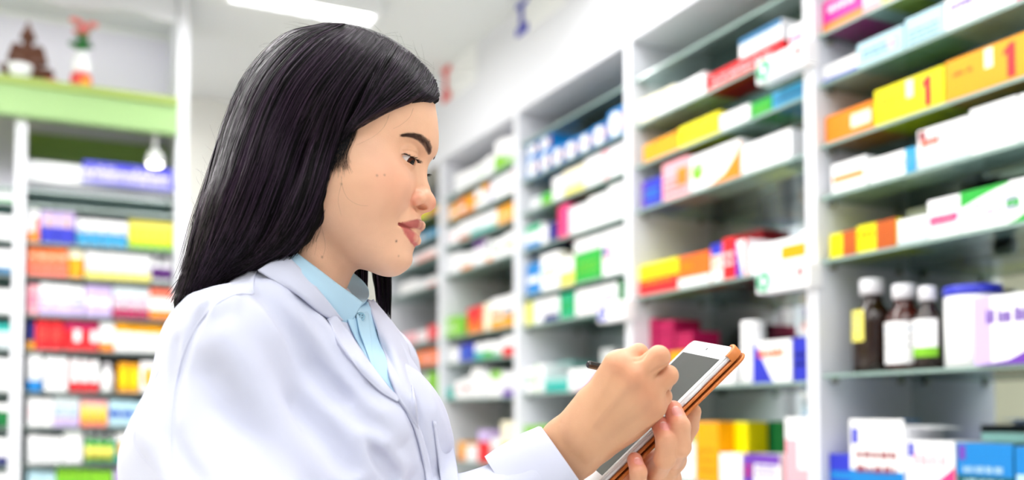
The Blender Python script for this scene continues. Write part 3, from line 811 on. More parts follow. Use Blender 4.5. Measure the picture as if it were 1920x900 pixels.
# a lamp under the ledge
lx, lz = LX(291, 300, YL+.02), onY(291, 299, YL+.02).z
rt2 = empty('spot_lamp', (lx, YL+.03, zfb+.05)); tag(rt2, 'small white spot lamp hanging under the green ledge', 'lamp')
q = MB(); q.tube([(0, 0, zsh-.0285-zfb-.05), (0, 0, lz+.03-zfb-.05)], .008, M_met, 10); q.build('stem', rt2)
q = MB(); zz = lz-zfb-.05; q.lathe([(.008, zz+.04), (.02, zz+.035), (.03, zz+.01), (.034, zz-.012), (.03, zz-.014)], M_met, 20); q.build('lamp_head', rt2)
q = MB(); q.lathe([(.028, zz-.013), (.026, zz-.02), (.012, zz-.026), (.003, zz-.027)], mat('lit_bulb', 'fff8ee', emit=8), 16); q.build('bulb', rt2)
# cartons of the left cabinet
def left_row(si, text, bay='L'):
    z = LZ[si]; top = z; rnd = random.Random(si*7+ord(bay)); Y = YL+.022; lim0, lim1 = (xl1+.002, xr0-.002) if bay == 'L' else (XLL+.002, xl0-.002)
    for ln in text.strip().split('\n'):
        a, desc = [t.strip() for t in ln.split('|')]; tk = a.split(); x0, x1, yt = [float(t) for t in tk[:3]]; n = int(tk[3]); col = tk[4]
        style = tk[5] if len(tk) > 5 and tk[5] != '-' else ''; opt = tk[6:]
        for i in range(n):
            xa = x0+(x1-x0)*i/n; xb = x0+(x1-x0)*(i+1)/n
            p0 = onY(xa, yt+(xa-x0)*.09, Y); p1 = onY(xb, yt+(xa-x0)*.09, Y); w_ = p1.x-p0.x-.0015
            a0 = max(p0.x, lim0); w_ = min(w_, lim1-a0)
            up_ = [q for q in LZ if q > z+.02]; h_ = min(p0.z-z-.001, min(up_)-.016-z)
            if 'bottle' in opt: o = bottle('medicine_bottle', w_/2, h_, col, style, (a0+w_/2, Y+w_/2, z+.0005), 0)
            else:
                q = carton(col, style, w_, .1+.02*rnd.random(), h_); o = q.build('medicine_carton', loc=(a0, Y+rnd.uniform(0, .008), z+.0005))
            STOCK.append(dict(o=o, bay=bay, row=si, desc=desc, cat='bottle' if 'bottle' in opt else 'medicine box', back=False))
left_row(2, '''
53 76 377 1 white b:orange+k:salmon | white carton with orange picture
78 142 377 2 royal uu:lilac+fig | royal blue carton with a tan figure
145 240 408 4 white bb:sky+t:azure | white and sky blue carton
242 326 411 5 lemon b:lime+O:yellow | lemon yellow and green carton''')
left_row(3, '''
52 128 455 4 salmon uu:dorange+T:cream | orange red carton with pale lettering
130 157 462 1 gold u:cream | golden carton
161 284 470 6 white b:lemon+t:lgrey | white carton with lemon base
286 324 478 2 white plum bottle | white bottle with plum label''')
left_row(4, '''
52 74 532 1 pink t:magenta | pink carton
75 158 530 4 white b:lilac+t:royal | white carton with lilac base
160 210 533 2 lilac m:white | lilac carton with white stripe
212 280 536 3 pale t:magenta+b:crimson | pale carton with crimson base
281 326 540 2 white u:salmon+b:orange | white and salmon carton''')
left_row(5, '''
52 66 604 1 navy b:gold | small navy and golden carton
67 120 597 2 red t:salmon | red carton with salmon text
122 186 600 2 red k:white+u:crimson | red carton with white window
188 215 604 1 white b:orange | white carton with orange base
216 325 605 4 white u:gold+tt:cream | white carton with golden top''')
left_row(6, '''
53 80 662 1 white b:azure+t:lgrey | white carton with azure base
84 128 668 2 white t:lgrey | white carton with grey text
130 186 672 3 white b:red+l:dred | white and red carton
190 215 680 1 white - bottle | white bottle with bare body
222 262 680 2 olive - | x
264 325 678 2 white O:gold | white carton with round golden picture'''.replace('olive -', 'gold O:yellow').replace('| x', '| golden carton with yellow disc'))
left_row(7, '''
52 100 745 2 white t:pink | white carton with pink text
101 150 742 2 pale t:azure+b:lilac | pale carton with lilac base
152 202 748 3 pink bb:salmon+O:yellow | pink carton with yellow disc
204 326 750 5 ice m:royal+t:azure | ice blue carton with royal stripe''')
left_row(8, '''
52 118 815 3 white tt:grey | white carton with fine grey print
120 156 795 1 white t:lgrey | tall plain white carton
160 216 812 3 green lemon bottle | green bottle with lemon label
217 326 812 4 teal O:gold+u:white | teal carton with golden disc''')
left_row(9, '''
52 104 882 2 ice t:white | ice blue carton
106 212 876 5 lime m:green | lime carton with green stripe
214 326 880 4 lilac t:violet | lilac carton with violet text''')
for si, t in ((2, '-80 27 395 4 white t:lemon | white carton with lemon text'), (3, '-80 27 460 4 white b:steel | white carton with steel base'), (4, '-80 26 535 4 white t:lime | white carton with lime text'),
    (5, '-80 26 600 4 pale u:teal | pale carton with teal top'), (6, '-80 24 665 4 white t:violet | white carton with violet text'), (7, '-80 24 750 4 dgreen u:white | dark green carton with white top'),
    (8, '-80 22 815 4 white b:navy | white carton with navy base'), (9, '-80 22 880 4 white t:grey | white carton with grey lettering'), (1, '-80 27 345 4 white b:green | white carton with green base')):
    left_row(si, t, 'K')
# ------------------------------------------------------------------ things on the green ledge
bx_ = LX(52, 100, YL+.12); bz_ = zsh+.0005
rt = empty('seated_statue', (bx_, YL+.11, bz_)); tag(rt, 'small dark brown statue of a seated figure on the green ledge', 'statue')
# seated statue: one carved piece, then bowl, vase, flowers
S_ = Field((-.09, -.06, -.012), (.09, .06, .20), .0025)
S_.ell((0, 0, .006), (.062, .045, .018), 0); S_.ell((0, -.004, .028), (.055, .040, .016), .008)
for s in (-1, 1):
    S_.cone((s*.014, -.004, .036), (s*.050, -.018, .036), .016, .012, .006); S_.cone((s*.050, -.018, .034), (s*.0, -.036, .036), .010, .008, .005)
    S_.cone((s*.026, 0, .098), (s*.036, -.004, .066), .012, .010, .006); S_.cone((s*.036, -.004, .066), (s*.008, -.030, .050), .009, .007, .005)
S_.ell((0, .002, .070), (.027, .020, .036), .01); S_.cone((0, 0, .095), (0, 0, .118), .012, .010, .006)
S_.ell((0, -.002, .130), (.0155, .0155, .019), .004); S_.ell((0, 0, .149), (.009, .009, .010), .004); S_.ell((0, 0, .160), (.004, .004, .009), .003)
for s in (-1, 1): S_.ell((s*.0155, 0, .126), (.003, .004, .009), .002)
SV, SF = S_.mesh(); M_br = mat('carved_brown', '5a3018', rough=.4, spec=.5, bump=.002, bscale=120, bstr=.5)
me = np_mesh('carved_body', SV, SF, [M_br]); me.parent = rt; me.location.z = .012
rt.scale = (1.42,)*3
q = MB(); q.lathe([(.060, 0), (.064, .004), (.064, .010), (.056, .013)], mat('gilt_brown', '6e4a20', rough=.4, metal=.3), 28); q.build('plinth', rt)
def ledge_x(px): return LX(px, 130, YL+.06)
q = MB(); rb_ = .040; q.lathe([(.018, 0), (.020, .004), (.030, .014), (rb_, .040), (rb_, .052), (rb_-.003, .052), (.030, .018)], mat('white_china', 'eef2f6', rough=.15, spec=.6), 28)
o = q.build('china_bowl', loc=(LX(38, 125, YL-.01), YL-.012, zsh+.0005)); tag(o, 'white china bowl in front of the brown statue', 'bowl')
q = MB(); q.lathe([(.012, 0), (.022, .004), (.026, .014), (.024, .016)], mat('red_lacquer', 'd23a34', rough=.3), 20); o = q.build('offering_dish', loc=(LX(97, 145, YL+.03), YL-.0, zsh+.0005)); tag(o, 'small red dish on the ledge right of the statue', 'dish')
vx = LX(151, 150, YL+.05); v = empty('flower_vase', (vx, YL-.02, zsh+.0005)); v.scale = (1.3,)*3; tag(v, 'white vase with a red and golden foot on the green ledge', 'vase')
q = MB(); q.lathe([(.026, 0), (.028, .004), (.027, .030), (.022, .036)], mat('red_lacquer', 'd23a34', rough=.3), 24); q.build('foot', v)
q = MB(); q.box(0, -.0292, .002, .022, -.0262, .020, mat('golden_paper', 'f0a020', rough=.4), .001); q.build('gilt_patch', v)
q = MB(); q.lathe([(.018, .036), (.024, .046), (.026, .062), (.018, .080), (.015, .090), (.019, .098), (.016, .098), (.012, .088)], mat('white_china', 'eef2f6', rough=.15), 24); q.build('vase_body', v)
fb = empty('flower_bunch', (vx, YL-.02, zsh+.128)); fb.scale = (1.35,)*3; tag(fb, 'bunch of pink flowers with green leaves standing in the vase', 'flowers')
rnd = random.Random(4); gl = mat('leaf_green', '2f8a3e', rough=.5); pk_ = mat('petal_pink', 'f08a8a', rough=.6)
for i in range(14):
    a = rnd.uniform(0, 6.28); rr = rnd.uniform(.006, .034); hx = rr*math.cos(a); hy = rr*math.sin(a); hz = rnd.uniform(.035, .078)
    q = MB(); q.tube([(0, 0, -.02), (hx*.4, hy*.4, hz*.5), (hx, hy, hz)], .0012, gl, 6); q.build('stem', fb)
    if i < 11:
        q = MB()
        for k in range(7):
            b = 6.28*k/7; q.lathe([(.001, hz-.001), (.0075, hz+.003), (.0055, hz+.008), (.001, hz+.009)], pk_, 8, hx+.007*math.cos(b), hy+.007*math.sin(b))
        q.lathe([(.001, hz), (.007, hz+.006), (.001, hz+.012)], pk_, 8, hx, hy); q.build('flower', fb)
for i in range(16):
    a = rnd.uniform(0, 6.28); L = rnd.uniform(.03, .05); q = MB(); c_, s_ = math.cos(a), math.sin(a); z0 = rnd.uniform(.0, .03); vs = []
    for t in range(6):
        u = t/5; w_ = .010*math.sin(PI*u)+.0006; x = L*u*.75; z = z0+.028*u-.018*u*u
        vs += [(x*c_-w_*s_, x*s_+w_*c_, z), (x*c_, x*s_, z+.003), (x*c_+w_*s_, x*s_-w_*c_, z)]
    fs = [(3*t+k, 3*t+k+1, 3*t+k+4, 3*t+k+3) for t in range(5) for k in (0, 1)]; q.add(vs, fs, gl, True); q.build('leaf', fb)
# ------------------------------------------------------------------ the woman: measured in her own frame (x right, y away from the camera, z up, metres)
CP, SP = math.cos(PITCH), math.sin(PITCH)
def rayp(px, py):
    X = (px-PPX)/FPX; U = (PPY-py)/FPX; d = np.array([X, CP-U*SP, SP+U*CP]); return d/d[1]
def pf(px, py, D): return rayp(px, py)*D
BASE = np.array([-.17, 1.0, -CAMZ])
_w = CAMP+RGT*BASE[0]+Vector((math.sin(YAW), math.cos(YAW), 0))*BASE[1]
PERSON_LOC = Vector((_w.x, _w.y, 0))
def ridge(f, pts, sg, amp):
    """a fold: gaussian swelling (or crease, amp < 0) that follows a polyline"""
    pts = [np.array(p, np.float32) for p in pts]; lo = np.min(pts, 0)-3*sg; hi = np.max(pts, 0)+3*sg; g = f.sl(lo, hi)
    if g is None: return
    q, X, Y, Z = g; best = None; n = len(pts)-1
    for i in range(n):
        a, b = pts[i], pts[i+1]; d = b-a; L = float(d@d)+1e-12; x, y, z = X-a[0], Y-a[1], Z-a[2]
        t = np.clip((x*d[0]+y*d[1]+z*d[2])/L, 0, 1); r2 = (x-t*d[0])**2+(y-t*d[1])**2+(z-t*d[2])**2
        s_ = (i+t)/n; e = np.exp(-.5*r2/sg**2)*np.maximum(np.sin(np.clip(.12+.88*s_, 0, 1)*PI), 0)**.6
        best = e if best is None else np.maximum(best, e)
    f.D[q] -= amp*best
def hit(f, O, Dr, t0, t1, step=.0008):
    """first crossing of rays O+t*Dr with field f (all arrays n x 3)"""
    O = np.broadcast_to(np.asarray(O, float), Dr.shape); n = len(Dr); t = np.full(n, t0); out = np.full(n, np.nan); prev = np.full(n, 1.)
    def samp(P):
        u = (P-f.lo)/f.h; i = np.floor(u).astype(int); ok = ((i >= 0) & (i < f.n-1)).all(1); i = np.clip(i, 0, f.n-2); w_ = u-i; r = 0
        for a in (0, 1):
            for b in (0, 1):
                for c in (0, 1):
                    r = r+f.D[i[:, 0]+a, i[:, 1]+b, i[:, 2]+c]*np.where(a, w_[:, 0], 1-w_[:, 0])*np.where(b, w_[:, 1], 1-w_[:, 1])*np.where(c, w_[:, 2], 1-w_[:, 2])
        return np.where(ok, r, .05)
    while t[0] < t1:
        v = samp(O+t[:, None]*Dr); m = (v < 0) & np.isnan(out); out[m] = t[m]-step*(v[m]/(v[m]-prev[m]-1e-9)); out[m] = np.clip(out[m], t[m]-step, t[m]); prev = v; t = t+step
    return out
def surf(f, px, py, off=0., t0=.7, t1=1.3, M=None, O=None):
    px = np.atleast_1d(px).astype(float); py = np.atleast_1d(py).astype(float)
    D = np.stack([rayp(a, b) for a, b in zip(px, py)])
    if M is not None: t = hit(f, M.T@(-O), D@M, t0, t1)
    else: t = hit(f, np.zeros(3), D, t0, t1)
    return D*(t-off)[:, None], t
def put(V): return np.asarray(V)-BASE
# ---- materials
def skin_mat():
    m = mat('skin', 'e8b48c', rough=.42, spec=.42, sub=.12); nt = m.node_tree; b = nt.nodes['Principled BSDF']
    b.inputs['Subsurface Radius'].default_value = (1, .35, .2); b.inputs['Subsurface Scale'].default_value = .006
    at = nt.nodes.new('ShaderNodeAttribute'); at.attribute_name = 'tint'
    n = nt.nodes.new('ShaderNodeTexNoise'); n.inputs['Scale'].default_value = 28; n.inputs['Detail'].default_value = 5
    tc = nt.nodes.new('ShaderNodeTexCoord'); nt.links.new(tc.outputs['Object'], n.inputs['Vector'])
    r = nt.nodes.new('ShaderNodeValToRGB'); r.color_ramp.elements[0].position = .3; r.color_ramp.elements[0].color = (.93, .88, .86, 1); r.color_ramp.elements[1].position = .7; r.color_ramp.elements[1].color = (1.03, 1.0, 1.0, 1)
    nt.links.new(n.outputs['Fac'], r.inputs['Fac'])
    mx = nt.nodes.new('ShaderNodeMixRGB'); mx.blend_type = 'MULTIPLY'; mx.inputs[0].default_value = 1
    nt.links.new(at.outputs['Color'], mx.inputs[1]); nt.links.new(r.outputs['Color'], mx.inputs[2]); nt.links.new(mx.outputs[0], b.inputs['Base Color'])
    n2 = nt.nodes.new('ShaderNodeTexNoise'); n2.inputs['Scale'].default_value = 900; n2.inputs['Detail'].default_value = 3; nt.links.new(tc.outputs['Object'], n2.inputs['Vector'])
    bp = nt.nodes.new('ShaderNodeBump'); bp.inputs['Strength'].default_value = .25; bp.inputs['Distance'].default_value = .0006
    nt.links.new(n2.outputs['Fac'], bp.inputs['Height']); nt.links.new(bp.outputs['Normal'], b.inputs['Normal']); return m
M_skin = skin_mat()
SKIN = np.array(srgb('eabc9c')[:3]); LIP = np.array(srgb('b8625c')[:3]); NAIL = np.array(srgb('e8a49c')[:3])
M_hair = mat('black_hair', '0b080b', rough=.38, spec=.2)
M_coat = mat('white_coat_cloth', 'c8cbde', rough=.85, spec=.15, sheen=.1, bump=.0004, bscale=900, bstr=.15)
M_shirt = mat('light_blue_shirt_cloth', 'b2d4ea', rough=.8, spec=.15, bump=.0004, bscale=900, bstr=.15)
# ---- head
HA, HP, HR = math.radians(5), math.radians(12), 0
def headrot(a, p):
    f = np.array([math.cos(a)*math.cos(p), -math.sin(a)*math.cos(p), -math.sin(p)]); l = np.array([math.sin(a), math.cos(a), 0.]); return np.stack([f, l, np.cross(f, l)], 1)
HM = headrot(HA, HP); HO = pf(803, 312, .97)-HM@np.array([.094, 0, 0])
def hl(px, py, y):
    """head-local point seen at a pixel, on the plane y = const (her left is +y)"""
    d = rayp(px, py); n = HM[:, 1]; t = (n@HO+y)/(n@d); return HM.T@(t*d-HO)
def H2P(V): return np.asarray(V)@HM.T+HO
H = Field((-.10, -.085, -.215), (.122, .085, .13), .0011)
H.ell((.000, 0, .038), (.095, .074, .080), 0)
H.ell((.028, 0, -.025), (.062, .061, .075), .02)
for s in (-1, 1):
    H.ell((.052, s*.034, -.036), (.034, .029, .034), .02)
    H.cone((-.002, s*.052, -.062), (.070, s*.013, -.098), .015, .014, .02)
    H.ell((.025, s*.040, -.045), (.045, .030, .045), .02)
H.ell((.040, 0, -.072), (.050, .045, .042), .02)
H.ell((.078, 0, -.0975), (.0185, .020, .0175), .014)
H.cone((-.006, 0, -.05), (-.014, 0, -.12), .050, .0495, .012); H.cone((-.014, 0, -.12), (-.034, 0, -.22), .0495, .058, .012)
ridge(H, [(-.01, -.052, -.06), (.008, -.04, -.12), (.012, -.022, -.19)], .009, .0035)        # neck muscle
H.ell((.062, 0, -.066), (.036, .029, .025), .012)
# brow ridge, eye sockets
for s in (-1, 1):
    H.bump((.090, s*.033, .0), (.012, .015, .011), -.0058)
    H.bump((.088, s*.034, .019), (.010, .018, .006), .0018)
    H.bump((.080, s*.045, -.03), (.02, .014, .012), .0012)
H.bump((.096, 0, .002), (.01, .010, .008), -.002)
# nose
H.cone((.0815, 0, .006), (.0945, 0, -.030), .0070, .0080, .009)
H.bump((.097, 0, .021), (.014, .030, .013), .0052)
H.ell((.1012, 0, -.0356), (.0088, .0088, .0086), .005)
for s in (-1, 1):
    H.ell((.0895, s*.0130, -.0368), (.0102, .0062, .0074), .0020)
    H.cone((.098, s*.006, -.033), (.087, s*.013, -.037), .006, .006, .006)
H.cone((.103, 0, -.041), (.094, 0, -.0465), .0045, .004, .004)
for s in (-1, 1):
    ridge(H, [(.086, s*.0175, -.0285), (.0800, s*.0185, -.031), (.0775, s*.0200, -.037), (.0800, s*.0195, -.0430), (.0850, s*.0170, -.0460)], .0015, -.0040)   # crease round the wing
    if s < 0:
        NA_ = [HM.T@(surf(H, x, y, M=HM, O=HO)[0][0]-HO) for x, y in ((785, 385), (801, 391))]; 0
    na, nb = NA_; nd = (nb-na)/np.linalg.norm(nb-na); nc_ = (na+nb)/2+np.array([-.0002, .0022, .0002]); n2 = np.cross(nd, [0, 1, 0]); n2 /= np.linalg.norm(n2); n3 = np.cross(n2, nd)
    Rn_ = np.stack([nd, n3, n2], 1)
    if s > 0: Rn_ = np.diag([1, -1, 1])@Rn_; nc_ = nc_*[1, -1, 1]
    H.ell(nc_, (.0050, .0080, .0025), .0006, op='cut', rot=Rn_)
    ridge(H, [(.088, s*.019, -.046), (.083, s*.028, -.058), (.080, s*.031, -.068)], .005, -.0012)
# lips
UL = [(.0835, -.0262, -.0672), (.0905, -.0185, -.0645), (.0965, -.009, -.0612), (.0980, -.0025, -.0605), (.0975, 0, -.0612), (.0980, .0025, -.0605), (.0965, .009, -.0612), (.0905, .0185, -.0645), (.0835, .0262, -.0672)]
UR = [.0018, .0030, .0038, .0041, .0039, .0041, .0038, .0030, .0018]
LL = [(.0830, -.0255, -.0682), (.0885, -.0185, -.0715), (.0940, -.009, -.0752), (.0955, 0, -.0765), (.0940, .009, -.0752), (.0885, .0185, -.0715), (.0830, .0255, -.0682)]
LR = [.0020, .0040, .0052, .0056, .0052, .0040, .0020]
H.path(UL, UR, .0016); H.path(LL, LR, .0016)
H.path([(.0835, -.0262, -.0678), (.0925, -.0185, -.0680), (.0995, -.009, -.0685), (.1025, 0, -.0686), (.0995, .009, -.0685), (.0925, .0185, -.0680), (.0835, .0262, -.0678)], [.0007, .0012, .0017, .0018, .0017, .0012, .0007], .0006, 'cut')
for s in (-1, 1): ridge(H, [(.0800, s*.0278, -.0668), (.0850, s*.0262, -.0677), (.0900, s*.0235, -.0680), (.0955, s*.0185, -.0682)], .0011, -.0017)
H.cone((.086, -.016, -.0684), (.090, 0, -.0688), .0032, .0045, .001, 'cut'); H.cone((.086, .016, -.0684), (.090, 0, -.0688), .0032, .0045, .001, 'cut')
ridge(H, [(.094, -.018, -.088), (.098, 0, -.0865), (.094, .018, -.088)], .0045, -.0028)
ridge(H, [(.103, 0, -.049), (.104, 0, -.056)], .0022, -.0008)
for s in (-1, 1): H.bump((.082, s*.0285, -.0675), .0028, -.0012)
# eyes: lids over the ball, an almond opening
eo, ei = hl(753, 288, -.0455), hl(792, 311, -.0165); ec = hl(772, 300.5, -.033)
EYES = []
for s in (-1, 1):
    def mir(p): return np.array([p[0], p[1]*(-s), p[2]])
    a, b, c = mir(eo), mir(ei), mir(ec); ax = (b-a)/np.linalg.norm(b-a)
    nrm = np.array([.90, s*.38, -.20]); nrm -= ax*(nrm@ax); nrm /= np.linalg.norm(nrm); up = np.cross(ax, nrm); up *= np.sign(up[2])
    ball = c-nrm*.0118; EYES.append((s, ball, ax, up, nrm, c))
    H.ell(ball, (.0131, .0131, .0131), .004)
    H.ell(ball+up*.0015, (.0135, .0135, .0135), .003)
    H.ell(c+nrm*.001-up*.0002, (.0128, .0031, .0085), .0006, rot=np.stack([ax, up, nrm], 1), op='cut')
    L = np.stack([c+ax*u+up*(.0062-.0045*(u/.014)**2)+nrm*.0015 for u in np.linspace(-.013, .013, 7)]); ridge(H, list(L), .0009, -.0017)
    L = np.stack([c+ax*u-up*(.0058-.003*(u/.014)**2)+nrm*.000 for u in np.linspace(-.011, .011, 7)]); ridge(H, list(L), .0016, -.0006)
# ear (mostly under the hair)
for s in (-1, 1):
    H.ell((-.006, s*.066, -.006), (.015, .0055, .026), .005, rot=[[.97, 0, .2], [0, 1, 0], [-.2, 0, .97]]); H.ell((-.002, s*.0735, -.004), (.007, .004, .012), .003, op='cut')
for _ in (0,):
    lc_ = []
    for (x, y) in ((757, 284.5), (764, 282.5), (773, 283.5), (781, 287), (786, 292.5)):
        p_, t_ = surf(H, x, y, M=HM, O=HO)
        if not np.isnan(t_[0]): lc_.append(HM.T@(p_[0]-HO))
    for s in (-1, 1): ridge(H, [np.array([p[0], p[1]*-s, p[2]]) for p in lc_], .0009, -.0026)
cw = []
for (x, y) in ((788, 361), (780, 363), (774, 368), (771.5, 375), (772.5, 382), (777, 388.5)):
    p_, t_ = surf(H, x, y, M=HM, O=HO)
    if not np.isnan(t_[0]): cw.append(HM.T@(p_[0]-HO))
for s in (-1, 1): ridge(H, [np.array([p[0], p[1]*-s, p[2]]) for p in cw], .0013, -.0030)
HV, HF = H.mesh()
# make the midline follow the measured profile
PROF = [(816, 197), (820, 222), (822, 247), (821, 273), (817, 288), (803, 308), (801, 322), (802, 341), (810, 355), (816, 369), (818, 381), (816, 389), (810, 396), (802, 399), (794, 403), (793.5, 410), (796, 416), (797, 423), (795, 431), (786, 437), (788, 441), (790, 451), (788, 460), (779.5, 463.5), (775, 471), (773, 479), (772.5, 490), (768, 501), (757, 510)]
pr = np.array([hl(x, y, 0) for x, y in PROF]); zt = pr[::-1, 2]; xt = pr[::-1, 0]
m = (np.abs(HV[:, 1]) < .0025) & (HV[:, 0] > .05); zb_ = np.linspace(zt[0], zt[-1], 90); xc = []
for z in zb_:
    k = m & (np.abs(HV[:, 2]-z) < .0016); xc.append(HV[k, 0].max() if k.any() else np.nan)
xc = np.array(xc); dlt = np.interp(zb_, zt, xt)-xc; dlt[np.isnan(dlt)] = 0; dlt = np.convolve(np.pad(dlt, 2, 'edge'), np.ones(5)/5, 'valid'); dlt = np.clip(dlt, -.006, .006)
def warpH(HV):
    HV = np.array(HV, float); zz = HV[:, 2]; dd = np.interp(zz, np.r_[zb_[0]-.012, zb_, zb_[-1]+.03], np.r_[0, dlt, 0])
    sgy = np.interp(zz, [-.12, -.09, -.06, -.045, -.03, 0, .02, .06], [.018, .015, .012, .011, .008, .010, .03, .04])
    HV[:, 0] += dd*np.exp(-.5*(HV[:, 1]/sgy)**2)*np.clip((HV[:, 0]-.045)/.03, 0, 1); return HV
HV = warpH(HV)
0 and print('profile residual mm', np.round(dlt*1000, 1))
def segdist(P, pts, rs):
    best = np.full(len(P), 9.)
    for i in range(len(pts)-1):
        a, b = np.array(pts[i]), np.array(pts[i+1]); d = b-a; t = np.clip((P-a)@d/(d@d), 0, 1)
        best = np.minimum(best, np.linalg.norm(P-a-t[:, None]*d, axis=1)-(rs[i]+(rs[i+1]-rs[i])*t))
    return best
dl = np.minimum(segdist(HV, UL, UR), segdist(HV, LL, LR)); lm = np.clip(1-(dl-.0007)/.0011, 0, 1)*(np.abs(HV[:, 1]) < .027)
tint = np.tile(SKIN, (len(HV), 1))
def stain(P, T, c, r, col, a):
    w_ = a*np.exp(-.5*(((P-np.array(c))/np.array(r))**2).sum(1)); return T+(col-T)*w_[:, None]
BL = np.array(srgb('e58e78')[:3])
for s in (-1, 1): tint = stain(HV, tint, (.072, s*.045, -.03), (.02, .02, .018), BL, .35)
tint = stain(HV, tint, (.110, 0, -.037), (.008, .012, .008), BL, .55)
for s in (-1, 1):
    tint = stain(HV, tint, (.090, s*.018, -.038), (.006, .006, .008), BL, .5)
    tint = stain(HV, tint, (.083, s*.036, .006), (.012, .014, .006), np.array(srgb('c88c66')[:3]), .35)
# moles and freckles
for (px, py, r, a) in [(742, 452, .0008, .9), (707, 329, .0007, .6), (721, 328, .0007, .5), (747, 480, .0007, .4), (604, 482, .0008, .6), (640, 345, .0007, .5)]:
    P0, t = surf(H, px, py, M=HM, O=HO)
    if not np.isnan(t[0]): tint = stain(HV, tint, warpH([HM.T@(P0[0]-HO)])[0], (r, r, r), np.array(srgb('4a2c2c')[:3]), a)
lc = LIP*(1+.25*np.clip((HV[:, 2]+.068)/-.01, -1, 1))[:, None]; tint = tint*(1-lm[:, None])+lc*lm[:, None]
# brows: a soft tone under the hair strokes
BRW = [(754, 253.5, 1.5), (765, 253, 3.5), (776, 254.5, 5), (786, 258, 6.5), (794, 264, 7.5), (800, 271, 8), (803, 279, 7.5), (803.5, 286, 4)]
bp_ = [surf(H, x, y, M=HM, O=HO)[0][0] for x, y, r in BRW]; bpl = list(warpH([HM.T@(p-HO) for p in bp_]))
0 and print('brow pts', np.round(np.array(bpl)*1000, 0).tolist())
BC = np.array(srgb('54352a')[:3]); br_r = [r/1870*.8 for _, _, r in BRW]
for s in (-1, 1):
    q = [np.array([p[0], p[1]*-s, p[2]]) for p in bpl]; db = segdist(HV, q, br_r); w_ = np.clip(1-db/.0012, 0, 1)*.88; tint = tint+(BC-tint)*w_[:, None]
tint = np.clip(tint, 0, 1)
PARTS = [(H2P(HV), HF, tint)]
# ---- right hand with the stylus (nearer the camera)
RH = Field(pf(985, 905, .99)-[.01, .0, .07], pf(1290, 630, .99)+[.02, .09, .02], .0009)
RH.lo[1] = .80; RH.n[1] = int(.24/.0009); RH.ax[1] = (RH.lo[1]+RH.h*np.arange(RH.n[1])).astype(np.float32); RH.D = np.full(tuple(RH.n), .05, np.float32)
def P(x, y, d): return pf(x, y, d)
wr = P(1072, 838, .945); el = P(985, 935, .955)
wax = P(1025, 800, .945)-P(1120, 880, .945)
RH.cone(el, wr, .0235, .0205, .01, flat=(wax, 1.35))
RH.cone(wr, P(1125, 775, .925), .0205, .0185, .012, flat=(wax, 1.45))
MC_ = [P(1159, 685, .905), P(1190, 707, .897), P(1212, 737, .902), P(1222, 764, .914)]    # knuckles, index to little
WRB = [P(1095, 797, .930), P(1101, 808, .925), P(1108, 818, .928), P(1114, 828, .933)]
mr = [.0145, .0145, .0140, .0130]
for i in range(4): RH.cone(WRB[i], MC_[i], .0165, mr[i], .012)
for i in range(3): RH.cone((WRB[i]+WRB[i+1])/2+[0, .006, 0], (MC_[i]+MC_[i+1])/2+[0, .004, 0], .015, .0125, .012)
RH.ell(P(1160, 762, .945), (.034, .020, .036), .012)
# little-finger side of the palm and thumb ball
RH.cone(P(1128, 828, .945), P(1216, 768, .935), .0165, .0140, .010)
RH.cone(P(1105, 775, .955), P(1150, 720, .965), .016, .014, .012)
PIP = [P(1197, 663, .908), P(1235, 669, .890), P(1252, 704, .902), P(1242, 744, .920)]
DIPs = [P(1212, 688, .945), P(1236, 700, .940), P(1244, 722, .943), P(1240, 748, .946)]
TIP = [P(1203, 702, .962), P(1218, 716, .958), P(1226, 732, .958), P(1224, 757, .952)]
f1 = [.0099, .0108, .0101, .0094]; f2 = [.0088, .0098, .0093, .0084]
for i in range(4):
    pass
# each finger is built apart and joined to the palm only at its root, so the clefts stay open
FN = Field((0, 0, 0), (.001, .001, .001), .0009); FN.lo, FN.n, FN.ax, FN.h = RH.lo, RH.n, RH.ax, RH.h; FN.D = np.full(tuple(RH.n), .05, np.float32)
for i in range(4):
    one = Field((0, 0, 0), (.001, .001, .001), .0009); one.lo, one.n, one.ax, one.h = RH.lo, RH.n, RH.ax, RH.h; one.D = np.full(tuple(RH.n), .05, np.float32)
    one.cone(MC_[i], PIP[i], mr[i]*.80, f1[i], 0); one.cone(PIP[i], DIPs[i], f2[i], f2[i]*.88, .002); one.cone(DIPs[i], TIP[i], f2[i]*.88, f2[i]*.8, .002)
    FN.D = np.minimum(FN.D, one.D)
RH.comb((slice(None),)*3, FN.D, .0045, 'add')
TH = [P(1130, 745, .965), P(1160, 715, .975), P(1190, 708, .978), P(1214, 708, .974)]
RH.path(TH, [.014, .011, .010, .0085], .004)
# webs between the fingers, tendons, knuckles
for i in range(3):
    a = (MC_[i]*.55+PIP[i]*.45+MC_[i+1]*.55+PIP[i+1]*.45)/2
    pass
for i in range(4): ridge(RH, [WRB[i]+[0, -.018, 0], (WRB[i]+MC_[i])/2+[0, -.016, 0], MC_[i]+[0, -.013, 0]], .0032, .0011 if i < 3 else .0006)
for i in range(4): RH.bump(MC_[i]+[0, -.012, 0], .006, .0016)
for i in range(3): RH.bump((MC_[i]+MC_[i+1])/2+(-.010, -.013, -.006), .006, -.0012)
ridge(RH, [P(1062, 785, .925), P(1090, 815, .920), P(1112, 850, .930)], .0016, -.0006); ridge(RH, [P(1052, 792, .925), P(1078, 822, .920), P(1098, 856, .930)], .0014, -.0004)
def crease(f, px, sg, amp, t0=.7):
    q = []
    for (x, y) in px:
        p_, t_ = surf(f, x, y, t0=t0)
        if not np.isnan(t_[0]): q.append(p_[0])
    if len(q) > 1: ridge(f, q, sg, amp)
